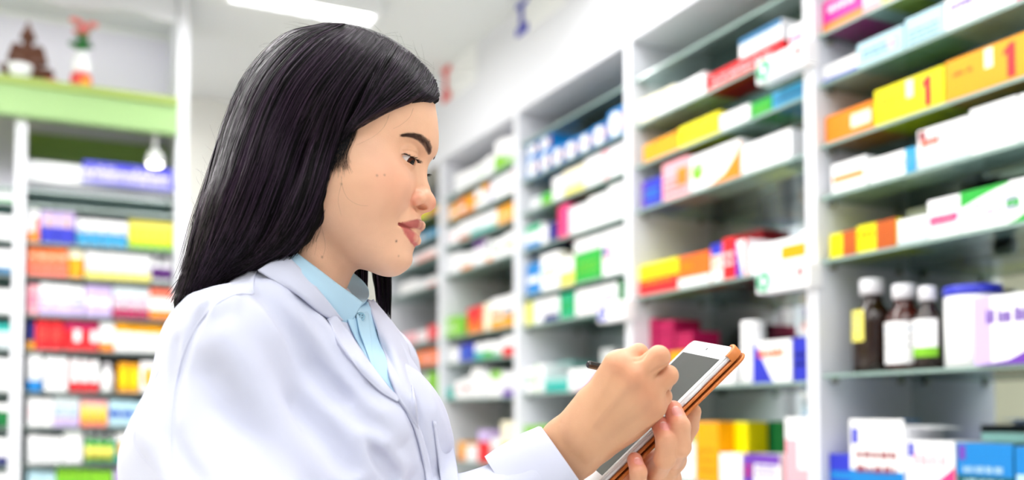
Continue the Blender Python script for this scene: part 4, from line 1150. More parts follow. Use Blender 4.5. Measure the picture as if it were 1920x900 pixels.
crease(RH, [(1190, 677), (1204, 673), (1216, 658)], .0011, -.0018)
crease(RH, [(1219, 702), (1238, 688), (1255, 678)], .0011, -.0022)
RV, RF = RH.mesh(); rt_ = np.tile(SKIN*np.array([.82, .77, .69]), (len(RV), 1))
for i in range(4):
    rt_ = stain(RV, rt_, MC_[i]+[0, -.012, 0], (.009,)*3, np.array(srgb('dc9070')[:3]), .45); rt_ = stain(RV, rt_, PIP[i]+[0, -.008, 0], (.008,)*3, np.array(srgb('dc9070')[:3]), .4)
VEIN = np.array(srgb('b48a70')[:3])
for pl in ([(1118, 800), (1150, 760), (1170, 735), (1195, 725)], [(1140, 822), (1178, 790), (1205, 775), (1218, 755)]):
    q = [surf(RH, x, y)[0][0] for x, y in pl]; db = segdist(RV, q, [.0012]*len(q)); rt_ = rt_+(VEIN-rt_)*(np.exp(-.5*(np.maximum(db, 0)/.0022)**2)*.14)[:, None]
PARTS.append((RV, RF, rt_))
# ---- the tablet's frame: u along the long edge (downwards), v along the short edge (away), nrm out of the screen
TN = pf(1380, 650, .950); TB = pf(1106, 920, .950); TU = (TB-TN)/np.linalg.norm(TB-TN); TF = pf(1268, 673, 1.075)
TV = (TF-TN); TV = TV-TU*(TV@TU); TV /= np.linalg.norm(TV); TW = np.cross(TV, TU)
if TW[2] < 0: TW = -TW
TLEN, TWID, TTH = .202, .136, .0075
0 and print('tablet u', TU, 'v', TV, 'n', TW, 'F px check')
# ---- left hand under the tablet
LH = Field(pf(1150, 960, .99), pf(1345, 735, .99), .0009)
LH.lo = np.array([pf(1130, 900, .98)[0], .895, pf(1200, 990, .98)[2]], np.float32); hi_ = np.array([pf(1350, 900, 1.02)[0], 1.12, pf(1200, 735, .98)[2]]); LH.n = np.ceil((hi_-LH.lo)/LH.h).astype(int)
LH.ax = [(LH.lo[i]+LH.h*np.arange(LH.n[i])).astype(np.float32) for i in range(3)]; LH.D = np.full(tuple(LH.n), .05, np.float32)
FG = [ # tip, dip, pip, mcp of the three fingers that close round the near edge: middle, ring, little
 [P(1262, 768, .941), P(1275, 800, .928), P(1275, 838, .935), P(1262, 862, 1.02)],
 [P(1238, 797, .940), P(1249, 825, .927), P(1246, 860, .934), P(1232, 882, 1.02)],
 [P(1190, 862, .938), P(1197, 885, .927), P(1196, 915, .936), P(1200, 915, 1.02)]]
fr = [[.0090, .0098, .0104, .0112], [.0088, .0096, .0104, .0112], [.0074, .0080, .0088, .0100]]
for a, r in zip(FG, fr):
    LH.cone(a[0], a[1], r[0], r[1], .002); LH.cone(a[1], a[2], r[1], r[2], .003); LH.cone(a[2], a[3], r[2], r[3], .003)
LH.cone(P(1300, 772, 1.03), P(1292, 800, 1.05), .0085, .0100, .003); LH.cone(P(1292, 800, 1.05), P(1265, 850, 1.06), .0100, .0120, .004)      # forefinger lying along the back of the case
LH.ell(P(1220, 905, 1.055), (.034, .028, .036), .012)
LH.cone(P(1262, 862, 1.03), P(1200, 925, 1.03), .014, .014, .010); LH.cone(P(1215, 925, 1.06), P(1180, 985, 1.10), .024, .024, .01)
for a in FG:
    for j in (1, 2):
        d = np.cross(a[1]-a[0], [0, 1, 0]); d /= np.linalg.norm(d)
        for e in (-.0015, .0012): c = a[j]+(a[2]-a[1])/np.linalg.norm(a[2]-a[1])*e; ridge(LH, [c-d*.007+[0, -.008, 0], c+[0, -.0105, 0], c+d*.007+[0, -.008, 0]], .0008, -.0005)
# nails
NL = []
for a, r, (nx, ny), sz in zip(FG, fr, [(1270, 771), (1247, 799), (1197, 865)], (1, .95, .8)):
    c = surf(LH, nx, ny)[0][0]; ax = (a[0]-a[1]); ax /= np.linalg.norm(ax); nn = np.array([.25, -1., .15]); nn -= ax*(nn@ax); nn /= np.linalg.norm(nn); sd = np.cross(ax, nn)
    Rn = np.stack([sd, ax, nn], 1); NL.append((c, Rn, sz))
    LH.ell(c-nn*.0040, (.0056*sz, .0074*sz, .0049), .0004, rot=Rn)
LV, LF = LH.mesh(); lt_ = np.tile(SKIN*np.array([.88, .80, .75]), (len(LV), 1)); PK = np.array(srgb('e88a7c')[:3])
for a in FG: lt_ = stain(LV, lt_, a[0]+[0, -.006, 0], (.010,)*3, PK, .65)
for c, Rn, sz in NL:
    q = (LV-c)@Rn; e = np.sqrt((q[:, 0]/(.0054*sz))**2+(q[:, 1]/(.0072*sz))**2+(q[:, 2]/.006)**2); w_ = np.clip((1.0-e)*8, 0, 1); lt_ = lt_+(NAIL-lt_)*w_[:, None]
    w2_ = np.clip((1.0-e)*8, 0, 1)*np.clip((q[:, 1]-.0046*sz)/.001, 0, 1); lt_ = lt_+(np.array([.9, .75, .7])-lt_)*(w2_*.8)[:, None]
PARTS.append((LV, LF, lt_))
# ---- arms, legs and trunk inside the clothes (coarse)
BD = Field((-.55, .55, -CAMZ-.01), (.25, 1.5, .15), .009)
def shoulder(x, y, d): return pf(x, y, d)
SHN, SHF = pf(430, 672, .885), pf(655, 690, 1.17)
EN, EF = pf(470, 1110, .78), pf(760, 1080, 1.24)
NB = pf(548, 640, 1.0)
BD.cone(pf(560, 560, .99), NB, .045, .05, .03); BD.cone(NB, pf(600, 1100, 1.0), .045, .085, .03, flat=((0, 1, 0), 1.25)); BD.cone(pf(600, 1100, 1.0), (-.19, 1.0, -.42), .095, .105, .05, flat=((0, 1, 0), 1.35))
EM = pf(392, 870, .865)
BD.cone(SHN, EM, .036, .034, .01); BD.cone(EM, EN, .034, .034, .01)
for a, b, c in ((SHN, EN, el), (SHF, EF, P(1180, 985, 1.10))): BD.cone(NB, a, .036, .034, .02); BD.cone(a if a is SHF else EM, b, .034, .034, .02); BD.cone(b, c, .034, .024, .02)
for s in (-1, 1):
    hp = np.array([-.18, 1.0+s*.085, -.42]); kn = np.array([-.165, 1.0+s*.09, -.80]); an = np.array([-.185, 1.0+s*.09, -CAMZ+.085])
    BD.cone(hp, kn, .078, .05, .04); BD.cone(kn, an, .05, .036, .02)
BV, BF = BD.mesh(); PARTS.append((BV, BF, np.tile(SKIN, (len(BV), 1))))
off = 0; VV = []; FF = []; TT = []
for v, f, t in PARTS: VV.append(v); FF.append(f+off); TT.append(t[:, :3]); off += len(v)
person = np_mesh('person', put(np.concatenate(VV)), np.concatenate(FF), [M_skin], tint=np.concatenate(TT))
person.location = PERSON_LOC; person.rotation_euler = (0, 0, -YAW)
tag(person, 'woman with long black hair in a white coat writing on a tablet', 'person')
# ---- eyes, lashes, brows, teeth
M_eye = mat('eye_white', 'e6dedb', rough=.08, spec=.6, coat=.5); M_iris = mat('iris_brown', '4e2414', rough=.12, spec=.22); M_pup = mat('pupil_black', '050404', rough=.08, spec=.25)
for s, ball, ax, up, nrm, c in EYES:
    gz = nrm*.93+ax*.14-up*.16; gz /= np.linalg.norm(gz); n_ = 40; V = []; F = []; mi_ = []
    a1 = np.cross(gz, [0, 1, 0]); a1 /= np.linalg.norm(a1); a2 = np.cross(gz, a1)
    angs = np.concatenate([np.linspace(.02, .52, 12), np.linspace(.56, PI-.02, 24)])
    for an in angs:
        r_ = .0121+(.0006*math.exp(-(an/.45)**2))
        for k in range(n_): b = 2*PI*k/n_; V.append(ball+r_*(gz*math.cos(an)+(a1*math.cos(b)+a2*math.sin(b))*math.sin(an)))
    for i in range(len(angs)-1):
        for k in range(n_): F.append((i*n_+k, i*n_+(k+1) % n_, (i+1)*n_+(k+1) % n_, (i+1)*n_+k)); mi_.append(2 if angs[i] < .24 else (1 if angs[i] < .53 else 0))
    np_mesh('eyeball', put(H2P(np.array(V))), np.array(F), [M_eye, M_iris, M_pup], parent=person, mi=mi_)
def tubes(name, paths, rads, m, parent, sides=3, mis=None):
    """many tapering strands as one mesh; paths: list of (k x 3) arrays"""
    Vs = []; Fs = []; off = 0; MI = []
    for pi_, (p, r) in enumerate(zip(paths, rads)):
        n = len(p); t = np.gradient(p, axis=0); t /= np.linalg.norm(t, axis=1)[:, None]+1e-12
        a = np.cross(t, [.31, -.9, .3]); a /= np.linalg.norm(a, axis=1)[:, None]+1e-12; b = np.cross(t, a)
        rr = np.asarray(r)*np.ones(n); ang = 2*PI*np.arange(sides)/sides
        V = p[:, None, :]+(a[:, None, :]*np.cos(ang)[None, :, None]+b[:, None, :]*np.sin(ang)[None, :, None])*rr[:, None, None]
        i = np.arange((n-1)*sides).reshape(n-1, sides); j = np.roll(i, -1, 1)
        Vs.append(V.reshape(-1, 3)); Fs.append(np.stack([i, j, j+sides, i+sides], -1).reshape(-1, 4)+off); off += n*sides
        if mis is not None: MI += [mis[pi_]]*((n-1)*sides)
    return np_mesh(name, put(np.concatenate(Vs)), np.concatenate(Fs), m if isinstance(m, list) else [m], parent=parent, mi=MI if mis is not None else None)
rng = np.random.default_rng(5)
M_lash = mat('lash_black', '0c0808', rough=.5)
for s, ball, ax, up, nrm, c in EYES:
    lp_, lr_ = [], []
    for k in range(70):
        u = -.0125+.0245*rng.random(); tt = u/.0125; o = c+ax*u+up*(.0031*math.sqrt(max(0, 1-tt*tt*.92)))+nrm*(-.0002-.0028*tt*tt)
        L = (.0050+.0030*rng.random())*(1-.25*abs(tt)); dr = nrm*1.0-up*.25-ax*(.0-.45*tt)+rng.normal(0, .08, 3); dr /= np.linalg.norm(dr)
        q = np.linspace(0, 1, 6)[:, None]; lp_.append(H2P(o+dr*L*q+up*(.0026*q**2))); lr_.append(.00022*(1-q[:, 0]*.85))
    us = np.linspace(-.0130, .0125, 20); line = np.stack([c+ax*u+up*(.0033*math.sqrt(max(0, 1-(u/.0131)**2)))+nrm*(.0001-.0030*(u/.0125)**2) for u in us]); lp_.append(H2P(line)); lr_.append(np.r_[.0002, .0003, .0005, .0007, np.full(11, .0010), .0010, .0009, .0007, .0005, .0003])
    tubes('eyelashes', lp_, lr_, M_lash, person)
cum = np.array(bpl)
for s in (-1, 1):
    bp2, br2 = [], []
    for k in range(330):
        t = rng.random()*(len(cum)-1); i = int(min(t, len(cum)-2)); f_ = t-i; p = cum[i]*(1-f_)+cum[i+1]*f_; r_ = (br_r[i]*(1-f_)+br_r[i+1]*f_)
        tg = cum[i]-cum[i+1]; tg /= np.linalg.norm(tg); pe = np.cross(tg, [.85, -.5, 0]); pe /= np.linalg.norm(pe); o_ = p+pe*r_*rng.uniform(-1, 1)
        upb = np.array([0, 0, 1.])*(.5 if t > 3.5 else -.05); dr = tg*.9+upb*(1.6 if t > 5 else .8)+rng.normal(0, .1, 3); dr /= np.linalg.norm(dr); out_ = np.array([.75, -.6, 0])
        q = np.linspace(0, 1, 4)[:, None]; pts = o_+out_*(.0002+.0007*np.sin(q*2.4))+dr*.0042*q; pts[:, 1] *= -s; bp2.append(H2P(pts)); br2.append(.00013*(1-.8*q[:, 0]))
    tubes('eyebrow', bp2, br2, mat('brow_brown', '48302a', rough=.7), person)
q = MB(); 
for i in range(-4, 5):
    a = i*.30; x, y = .0815+.0100*math.cos(a*.75), .0155*math.sin(a)
    c_ = H2P(np.array([[x, y, -.0668]]))[0]-BASE
    vs = []; 
    for (dz, rr) in ((.0035, .0030), (.0, .0034), (-.0018, .0030)):
        for k in range(8): b = 2*PI*k/8; vs.append((HM@np.array([.0018*math.cos(b), rr*.9*math.sin(b), dz]))+c_)
    fs = [(j*8+k, j*8+(k+1) % 8, (j+1)*8+(k+1) % 8, (j+1)*8+k) for j in (0, 1) for k in range(8)]+[tuple(range(8)), tuple(range(16, 24))[::-1]]
    q.add(vs, fs, mat('tooth_white', 'efe9e2', rough=.2), True)
q.build('teeth', person)
# ------------------------------------------------------------------ hair: a dark inner volume, then strands laid over it
HX = Field(pf(300, 640, .99), pf(860, 20, .99), .002)
HX.lo[1] = .84; HX.n[1] = int(.32/.002); HX.lo[0] -= .02; HX.n[0] += 20; HX.n[2] += 6
HX.ax = [(HX.lo[i]+HX.h*np.arange(HX.n[i])).astype(np.float32) for i in range(3)]; HX.D = np.full(tuple(HX.n), .05, np.float32)
capc = H2P(np.array([[-.004, 0, .040]]))[0]
HX.ell(capc, (.101, .083, .084), 0, rot=HM)
# open the face: keep only what lies above and behind the hair line
g = HX.sl(HX.lo, HX.lo+HX.h*HX.n); q_, X_, Y_, Z_ = g
lx_ = (X_-HO[0])*HM[0, 0]+(Y_-HO[1])*HM[1, 0]+(Z_-HO[2])*HM[2, 0]; lz_ = (X_-HO[0])*HM[0, 2]+(Y_-HO[1])*HM[1, 2]+(Z_-HO[2])*HM[2, 2]
pl_ = ((lx_-.0865)*1.0-(lz_-.064)*1.0)*.707
ly_ = (X_-HO[0])*HM[0, 1]+(Y_-HO[1])*HM[1, 1]+(Z_-HO[2])*HM[2, 1]
HX.D = np.maximum(HX.D, pl_-.001+np.clip(ly_, 0, 1)*.8)
def hp_(x, y, d=.995): return pf(x, y, d)
cur = [(548, 205, 84, .972), (525, 250, 84, .97), (517, 300, 88, .968), (503, 350, 92, .965), (480, 400, 88, .962), (455, 440, 78, .96), (425, 475, 60, .955), (395, 505, 40, .95), (362, 538, 24, .945), (342, 565, 12, .94), (332, 585, 6, .94)]
for a, b in zip(cur[:-1], cur[1:]):
    HX.cone(hp_(a[0], a[1], a[3]), hp_(b[0], b[1], b[3]), a[2]*a[3]/FPX, b[2]*b[3]/FPX, .006, flat=((0, 1, 0), 1.5))
HX.path([pf(x, y, d) for x, y, d in ((632, 250, .926), (622, 285, .922), (616, 320, .920), (604, 362, .918), (584, 402, .918), (560, 435, .918), (530, 462, .918), (490, 480, .918))], [.006, .0085, .0095, .0105, .0115, .012, .012, .012], .008)
HX.path([pf(x, y, d) for x, y, d in ((610, 250, .926), (598, 300, .916), (585, 350, .913), (565, 395, .912), (535, 435, .912))], [.010, .012, .013, .014, .014], .008)
XV, XF_ = HX.mesh()
hair_in = np_mesh('hair', put(XV), XF_, [mat('hair_inner', '040304', rough=.6, spec=.1)], parent=person)
HRNG = np.random.default_rng(11)
def smooth_curve(pts, n):
    """Catmull-Rom through the points (k x m), n samples evenly spread"""
    p = np.asarray(pts, float); p = np.vstack([2*p[0]-p[1], p, 2*p[-1]-p[-2]]); k = len(p)-3; t = np.linspace(0, k-1e-6, n); i = t.astype(int); f = (t-i)[:, None]
    a, b, c, d = p[i], p[i+1], p[i+2], p[i+3]
    return .5*(2*b+(c-a)*f+(2*a-5*b+4*c-d)*f**2+(3*b-a-3*c+d)*f**3)
def resample(pts, n): return smooth_curve(pts, n)
def family(guides, count, nseg, jit, lift, rad, base=.905, spread=1.0, fray=6, clump=0, t1=1.12, end=(0.8, 1.0), rot=1.0):
    """strands between guide curves; rows of (px, py) on the head's near side, dropped onto the inner volume"""
    G = np.array([resample(g, 24) for g in guides]); K = len(G); S = HRNG.random(count)
    if clump: cs_ = HRNG.random(clump); j = np.argmin(np.abs(S[:, None]-cs_[None]), 1); S = S+(cs_[j]-S)*.75
    paths = []; fr = smooth_curve(np.eye(2)[[0, 1]], 2) if 0 else None
    pos = S*(K-1); i0 = np.minimum(pos.astype(int), K-2); f = (pos-i0)[:, None, None]; Cv = G[i0]*(1-f)+G[i0+1]*f
    out = []
    tt = np.linspace(0, 1, nseg)
    for c in Cv:
        c = smooth_curve(c[::3] if len(c) > 12 else c, nseg*2); e = HRNG.uniform(*end); c = c[np.minimum((tt*e*(nseg*2-1)).astype(int), nseg*2-1)]
        ph = HRNG.random(2)*6.28; am = HRNG.normal(0, jit, 2); wv = np.sin(tt*HRNG.uniform(2, 6)+ph[0])*am[0]; dv = HRNG.normal(0, fray, 2)*(tt[:, None]**3)
        c = c+np.stack([wv, np.zeros(nseg)], 1)+dv; out.append(c)
    A = np.array(out).reshape(-1, 2); D = np.stack([((A[:, 0]-PPX)/FPX), np.ones(len(A))*0, (PPY-A[:, 1])/FPX], 1); U = D[:, 2]
    R_ = np.stack([D[:, 0], CP-U*SP, SP+U*CP], 1); R_ /= R_[:, 1:2]
    t = hit(HX, np.zeros(3), R_, .82, t1, .004).reshape(count, nseg)
    for k in range(count):
        tk = t[k]; ok = ~np.isnan(tk)
        if ok.sum() < 3: continue
        idx = np.arange(nseg); tk = np.interp(idx, idx[ok], tk[ok]); tk = np.convolve(np.pad(tk, 2, 'edge'), [.1, .2, .4, .2, .1], 'valid')
        l = HRNG.random()*lift; tk = tk-l*np.minimum(1, tt*6+.2)
        p = R_.reshape(count, nseg, 3)[k]*tk[:, None]; paths.append(p)
    return paths, [rad*np.r_[.6, np.ones(nseg-3), .6, .15] for _ in paths]
# back and side hair: outermost guide first (the silhouette), the last one runs beside the ear
BK = [[(610, 43), (545, 58), (482, 112), (440, 185), (412, 262), (388, 345), (368, 420), (352, 500), (338, 548), (326, 566)],
      [(640, 44), (590, 66), (530, 120), (486, 195), (458, 275), (430, 355), (402, 430), (375, 500), (352, 556), (334, 592)],
      [(675, 52), (640, 84), (588, 140), (545, 210), (515, 290), (488, 365), (458, 435), (422, 492), (378, 542), (345, 578)],
      [(712, 66), (682, 104), (638, 160), (600, 230), (572, 305), (548, 375), (518, 440), (480, 488), (420, 518), (362, 560)],
      [(738, 80), (708, 118), (672, 172), (645, 232), (625, 300), (604, 372), (578, 430), (545, 470), (490, 502), (420, 524)]]
p1, r1 = family(BK, 3400, 26, 3.2, .008, .00040, clump=240, fray=8, end=(.86, 1.0))
p1b, r1b = family(BK, 500, 26, 5, .011, .00028, fray=9)
# front hair swept back from the forehead to the ear
FRG = [[(735, 76), (715, 108), (694, 150), (675, 195), (655, 232), (640, 262), (630, 300)],
       [(770, 98), (752, 128), (722, 165), (694, 200), (666, 232), (645, 262), (632, 300)],
       [(797, 124), (782, 150), (752, 178), (716, 205), (680, 230), (650, 258), (634, 296)],
       [(816, 150), (806, 172), (778, 192), (738, 210), (698, 226), (660, 246), (640, 278)],
       [(823, 180), (812, 190), (784, 202), (742, 216), (704, 228), (670, 242), (645, 262)]]
p2, r2 = family(FRG, 1500, 20, 1.5, .006, .00040, clump=130, fray=3)
# fine loose hairs at the temple
BBY = [[(668, 238), (662, 258), (652, 280), (650, 302), (656, 316)], [(655, 242), (650, 262), (640, 282), (632, 300), (626, 318)], [(640, 255), (634, 275), (628, 290), (624, 305), (618, 320)]]
bb, rb = [], []
def onskin(c, off=.0012):
    P_, t_ = surf(H, c[:, 0], c[:, 1], off=off, M=HM, O=HO); ok = ~np.isnan(t_)
    if ok.sum() < 2: return None
    ix = np.arange(len(c)); t_ = np.interp(ix, ix[ok], t_[ok]); return np.stack([rayp(a, b)*(t-off) for (a, b), t in zip(c, t_)])
for k in range(150):
    s = HRNG.random()*2; i = min(int(s), 1); f = s-i; g = np.array(BBY[i])*(1-f)+np.array(BBY[i+1])*f+HRNG.normal(0, 3, 2); c = smooth_curve(g, 10); c = c+HRNG.normal(0, 5, 2)*np.linspace(0, 1, 10)[:, None]**2
    p = onskin(c)
    if p is not None: bb.append(p); rb.append(.00016*np.linspace(1, .4, 10))
for k in range(34):
    s = HRNG.random(); g = np.array([(608-50*s, 375+75*s), (604-46*s, 402+66*s), (600-44*s+HRNG.normal(0, 3), 428+52*s), (598-46*s+HRNG.normal(0, 6), 452+34*s)]); p = onskin(smooth_curve(g, 10))
    if p is not None: bb.append(p); rb.append(.00016*np.linspace(1, .4, 10))
for g in ([(640, 330), (642, 350), (652, 372), (672, 384), (690, 386)], [(730, 214), (722, 235), (706, 252), (690, 262), (668, 272)], [(775, 203), (768, 220), (752, 234), (736, 242)], [(596, 400), (604, 430), (610, 460), (606, 480)], [(588, 420), (594, 450), (590, 478)], [(640, 345), (634, 375), (640, 405)]):
    p = onskin(smooth_curve(g, 12));
    if p is not None: bb.append(p); rb.append(.00008*np.linspace(1, .5, 12))
# flyaways round the outline
fl, rf_ = [], []
for k in range(90):
    u = HRNG.random(); base = smooth_curve([(352, 470), (375, 390), (395, 315), (425, 225), (470, 125), (540, 62), (620, 40), (700, 55), (760, 88), (805, 128), (824, 175)], 80)[int(u*79)]
    nx = base-np.array([600, 290.]); nx /= np.linalg.norm(nx); tg = np.array([-nx[1], nx[0]])*HRNG.choice([-1, 1]); L = HRNG.uniform(15, 48); o_ = base-nx*4; q = np.linspace(0, 1, 9)[:, None]
    c = o_+tg*L*q+nx*(HRNG.uniform(6, 26)*q**1.3-HRNG.uniform(0, 12)*q**3); d = HRNG.uniform(.95, 1.03); fl.append(np.stack([pf(a, b, d) for a, b in c])); rf_.append(.00008*np.linspace(1, .5, 9))
# ragged tips over the shoulder
tp, rt2_ = [], []
for k in range(260):
    s = HRNG.random(); a = np.array([352+60*s, 500+10*s]); e = np.array([322+55*s, 562+52*s-60*s*s])+HRNG.normal(0, 7, 2); c = smooth_curve([a+(28, -50), a, (a+e)/2+(-3, 4), e], 12); d0 = HRNG.uniform(.925, .97)
    tp.append(np.stack([pf(x, y, d0) for x, y in c])); rt2_.append(.0004*np.r_[np.ones(8), .8, .6, .4, .15])
# far-side locks that hang in front of the other shoulder
fk, rk = [], []
for (x0, x1, e0, e1, yb, n, ytop) in ((658, 691, 664, 690, 566, 110, 470), (694, 733, 706, 733, 612, 170, 470)):
    for k in range(n):
        s = HRNG.random(); a = x0+(x1-x0)*s; b = e0+(e1-e0)*s; yy = yb-HRNG.random()*34-(22 if s < .25 else 0); d = HRNG.uniform(1.045, 1.07); c = smooth_curve([(a-8, ytop-60), (a, ytop), (a*.5+b*.5+HRNG.normal(0, 1), (ytop+yy)/2), (b, yy)], 12)
        fk.append(np.stack([pf(x, y, d) for x, y in c])); rk.append(.00055*np.r_[np.ones(9), .8, .5, .2])
# the same hair again on the far side of the head
def mirror(P_): v = (P_-HO)@HM; v[:, 1] *= -1; return v@HM.T+HO
far = [mirror(p) for p in p1[::4]]; rfar = [r*1.6 for r in r1[::4]]
M_hair2 = mat('black_hair_painted_sheen', '38283a', rough=.34, spec=.3)  # purplish sheen painted in: random strands get a lighter base colour
allp = p1+p1b+p2+tp+fk+far
tubes('hair_strands', allp, r1+r1b+r2+rt2_+rk+rfar, [M_hair, M_hair2], hair_in, mis=list((HRNG.random(len(allp)) < .38).astype(int)))
tubes('temple_hairs', bb, rb, M_hair, hair_in); tubes('loose_hairs', fl, rf_, M_hair, hair_in)

# ------------------------------------------------------------------ the coat
CO = Field((-.50, .66, -.62), (.26, 1.36, .16), .0030)
sh_n, sh_f = pf(432, 664, .890), pf(690, 700, 1.15)
neck0 = pf(545, 590, .995)
CO.cone(pf(535, 600, .99), pf(560, 720, 1.0), .052, .085, .03, flat=((0, 1, 0), 1.3))
CO.cone(pf(560, 700, 1.0), pf(600, 900, 1.0), .086, .118, .05, flat=((0, 1, 0), 1.25))
CO.cone(pf(600, 900, 1.0), pf(640, 1150, 1.0), .118, .120, .05, flat=((0, 1, 0), 1.2))
CO.cone(pf(640, 1150, 1.0), (-.17, 1.0, -.62), .120, .14, .05)
CO.cone(neck0, sh_n, .048, .057, .03); CO.cone(neck0, sh_f, .046, .055, .03)
CO.ell(pf(722, 820, .955), (.062, .060, .070), .04); CO.ell(pf(742, 838, 1.075), (.056, .055, .070), .04)
CO.cone(pf(690, 660, 1.03), pf(752, 830, 1.03), .032, .042, .04)
CO.cone(sh_n, pf(392, 870, .865), .060, .070, .02); CO.cone(pf(392, 870, .865), EN, .072, .070, .02)
CO.cone(pf(380, 760, .97), pf(372, 950, .97), .045, .06, .03)
CO.cone(sh_f, EF, .055, .055, .03)
# sleeves below the elbows
CUFF0, CUFF1 = P(960, 945, .945), P(1052, 862, .945)
CO.path([EN, pf(700, 1080, .88), P(900, 985, .94)], [.068, .060, .050], .02)
CO.cone(P(900, 985, .94), P(1000, 908, .945), .046, .039, .015)
CO.path([EF, P(980, 1120, 1.2), P(1150, 1010, 1.12)], [.055, .05, .042], .02)
# drape folds (px, py rows laid on the near surface)
def fold(pts, sg, amp):
    q = []
    for (x, y) in pts:
        p_, t_ = surf(CO, x, y)
        if not np.isnan(t_[0]): q.append(p_[0])
    if len(q) > 1: ridge(CO, q, sg*.8, amp*2.5)
fold([(462, 520), (440, 560), (425, 640), (440, 720)], .004, .0012)
fold([(470, 508), (476, 520), (474, 548)], .003, .0025)
for pts, sg, am in [
  ([(520, 540), (570, 600), (640, 680), (700, 760), (760, 830)], .014, .006),
  ([(500, 560), (560, 640), (620, 720), (680, 790), (720, 830)], .010, -.006),
  ([(560, 560), (610, 620), (665, 700), (720, 770)], .007, -.004),
  ([(600, 600), (650, 665), (690, 720)], .006, .003),
  ([(425, 640), (470, 720), (520, 800), (570, 870), (620, 930)], .016, .006),
  ([(400, 700), (440, 780), (500, 860), (560, 930)], .012, -.004),
  ([(690, 830), (720, 870), (745, 900)], .006, -.008), ([(680, 820), (700, 826), (722, 828)], .008, .006),
  ([(650, 780), (700, 840), (760, 905)], .012, .004),
  ([(320, 820), (340, 870), (390, 920)], .008, -.005), ([(270, 800), (310, 850), (340, 920)], .010, .005), ([(330, 640), (322, 720), (318, 820)], .004, -.0025),
  ([(590, 690), (640, 740), (660, 760)], .007, -.004), ([(560, 760), (620, 830), (660, 900)], .012, -.004),
  ([(780, 700), (815, 770), (840, 850)], .008, .002), ([(760, 740), (790, 810), (800, 880)], .007, -.003), ([(360, 560), (400, 575), (450, 560)], .010, .003)]: fold(pts, sg, am)
# seam where the sleeve is set in
fold([(470, 512), (400, 560), (362, 620), (338, 700), (326, 790), (330, 860)], .0030, -.0030)
CV, CF = CO.mesh()
coat = np_mesh('coat', put(CV), CF, [M_coat], parent=person)
def patch(name, rows, m, nu=40, nv=14, thick=.0014, parent=None, field=CO, t0=.75, bend=None):
    """a cloth leaf between edge curves; each row is a list of (px, py, offset in front of the field) or (px, py, None, depth)"""
    R_ = []
    for r_ in rows:
        P_ = []
        for c in r_:
            if c[2] is None: P_.append(pf(c[0], c[1], c[3]))
            else:
                p_, t_ = surf(field, c[0], c[1], off=c[2], t0=t0); P_.append(p_[0] if not np.isnan(t_[0]) else None)
        for i, p_ in enumerate(P_):
            if p_ is None:
                good = [j for j in range(len(P_)) if P_[j] is not None]
                d = np.interp(i, good, [P_[j][1] for j in good]) if good else 1.0; P_[i] = pf(r_[i][0], r_[i][1], d)
        R_.append(smooth_curve(np.array(P_), nu))
    R_ = np.array(R_); G = np.array([smooth_curve(R_[:, i], nv) if len(rows) > 2 else R_[0, i]+(R_[1, i]-R_[0, i])*np.linspace(0, 1, nv)[:, None] for i in range(nu)])   # nu x nv x 3
    if bend is not None: G = G+np.array(bend)[None, None]*np.sin(np.linspace(0, PI, nv))[None, :, None]
    du = np.gradient(G, axis=0); dv = np.gradient(G, axis=1); N = np.cross(du, dv); N /= np.linalg.norm(N, axis=2)[..., None]+1e-12
    if (N*(G)).sum() > 0: N = -N            # towards the camera
    A = (G+N*thick/2).reshape(-1, 3); B = (G-N*thick/2).reshape(-1, 3); i = np.arange(nu*nv).reshape(nu, nv)
    f = np.stack([i[:-1, :-1], i[1:, :-1], i[1:, 1:], i[:-1, 1:]], -1).reshape(-1, 4); n = nu*nv
    rim = np.concatenate([i[:, 0], i[-1, 1:], i[::-1, -1][1:], i[0, ::-1][1:]]); rim = rim[:-1] if rim[0] == rim[-1] else rim; nx = np.roll(rim, -1)
    side = np.stack([rim, nx, nx+n, rim+n], 1)
    o = np_mesh(name, put(np.concatenate([A, B])), np.concatenate([f, f[:, ::-1]+n, side]), [m], parent=parent or coat)
    bm = bmesh.new(); bm.from_mesh(o.data); bmesh.ops.recalc_face_normals(bm, faces=bm.faces); bm.to_mesh(o.data); bm.free()
    return o
# shirt: body in the V of the coat, collar leaves, placket, button
shirt = patch('shirt', [[(640, 560, .002), (652, 600, .004), (672, 645, .004), (700, 690, .004), (744, 742, .003)], [(668, 560, .012), (680, 600, .010), (692, 640, .008), (712, 685, .006), (744, 742, .004)], [(690, 566, .006), (702, 600, .006), (716, 640, .005), (730, 685, .004), (746, 742, .003)]], M_shirt, parent=person)
patch('placket', [[(668, 590, .014), (674, 620, .0125), (684, 650, .0105), (696, 684, .0085)], [(690, 584, .014), (693, 615, .0125), (697, 650, .0105), (700, 690, .0085)]], M_shirt, parent=shirt)
patch('collar_far_leaf', [[(656, 509, None, 1.035), (668, 517, None, 1.04), (681, 529, None, 1.035), (690, 541, None, 1.02), (692, 554, None, 1.0), (686, 566, None, .985)], [(644, 546, None, .998), (652, 553, None, .995), (661, 560, None, .988), (668, 565, None, .982), (673, 569, None, .978), (677, 573, None, .975)]], M_shirt, parent=shirt)
patch('collar_near_leaf', [[(540, 462, None, .925), (566, 482, None, .918), (598, 506, None, .915), (632, 532, None, .925), (660, 552, None, .943), (680, 568, None, .955)],
   [(528, 486, None, .915), (556, 506, None, .905), (588, 534, None, .903), (616, 562, None, .912), (640, 590, None, .930), (657, 606, None, .943)],
   [(515, 510, None, .922), (545, 532, None, .912), (578, 566, None, .912), (610, 600, None, .922), (640, 612, None, .937), (655, 609, None, .945)]], M_shirt, parent=shirt)
bpos = surf(CO, 676, 594, off=.0155)[0][0]-BASE
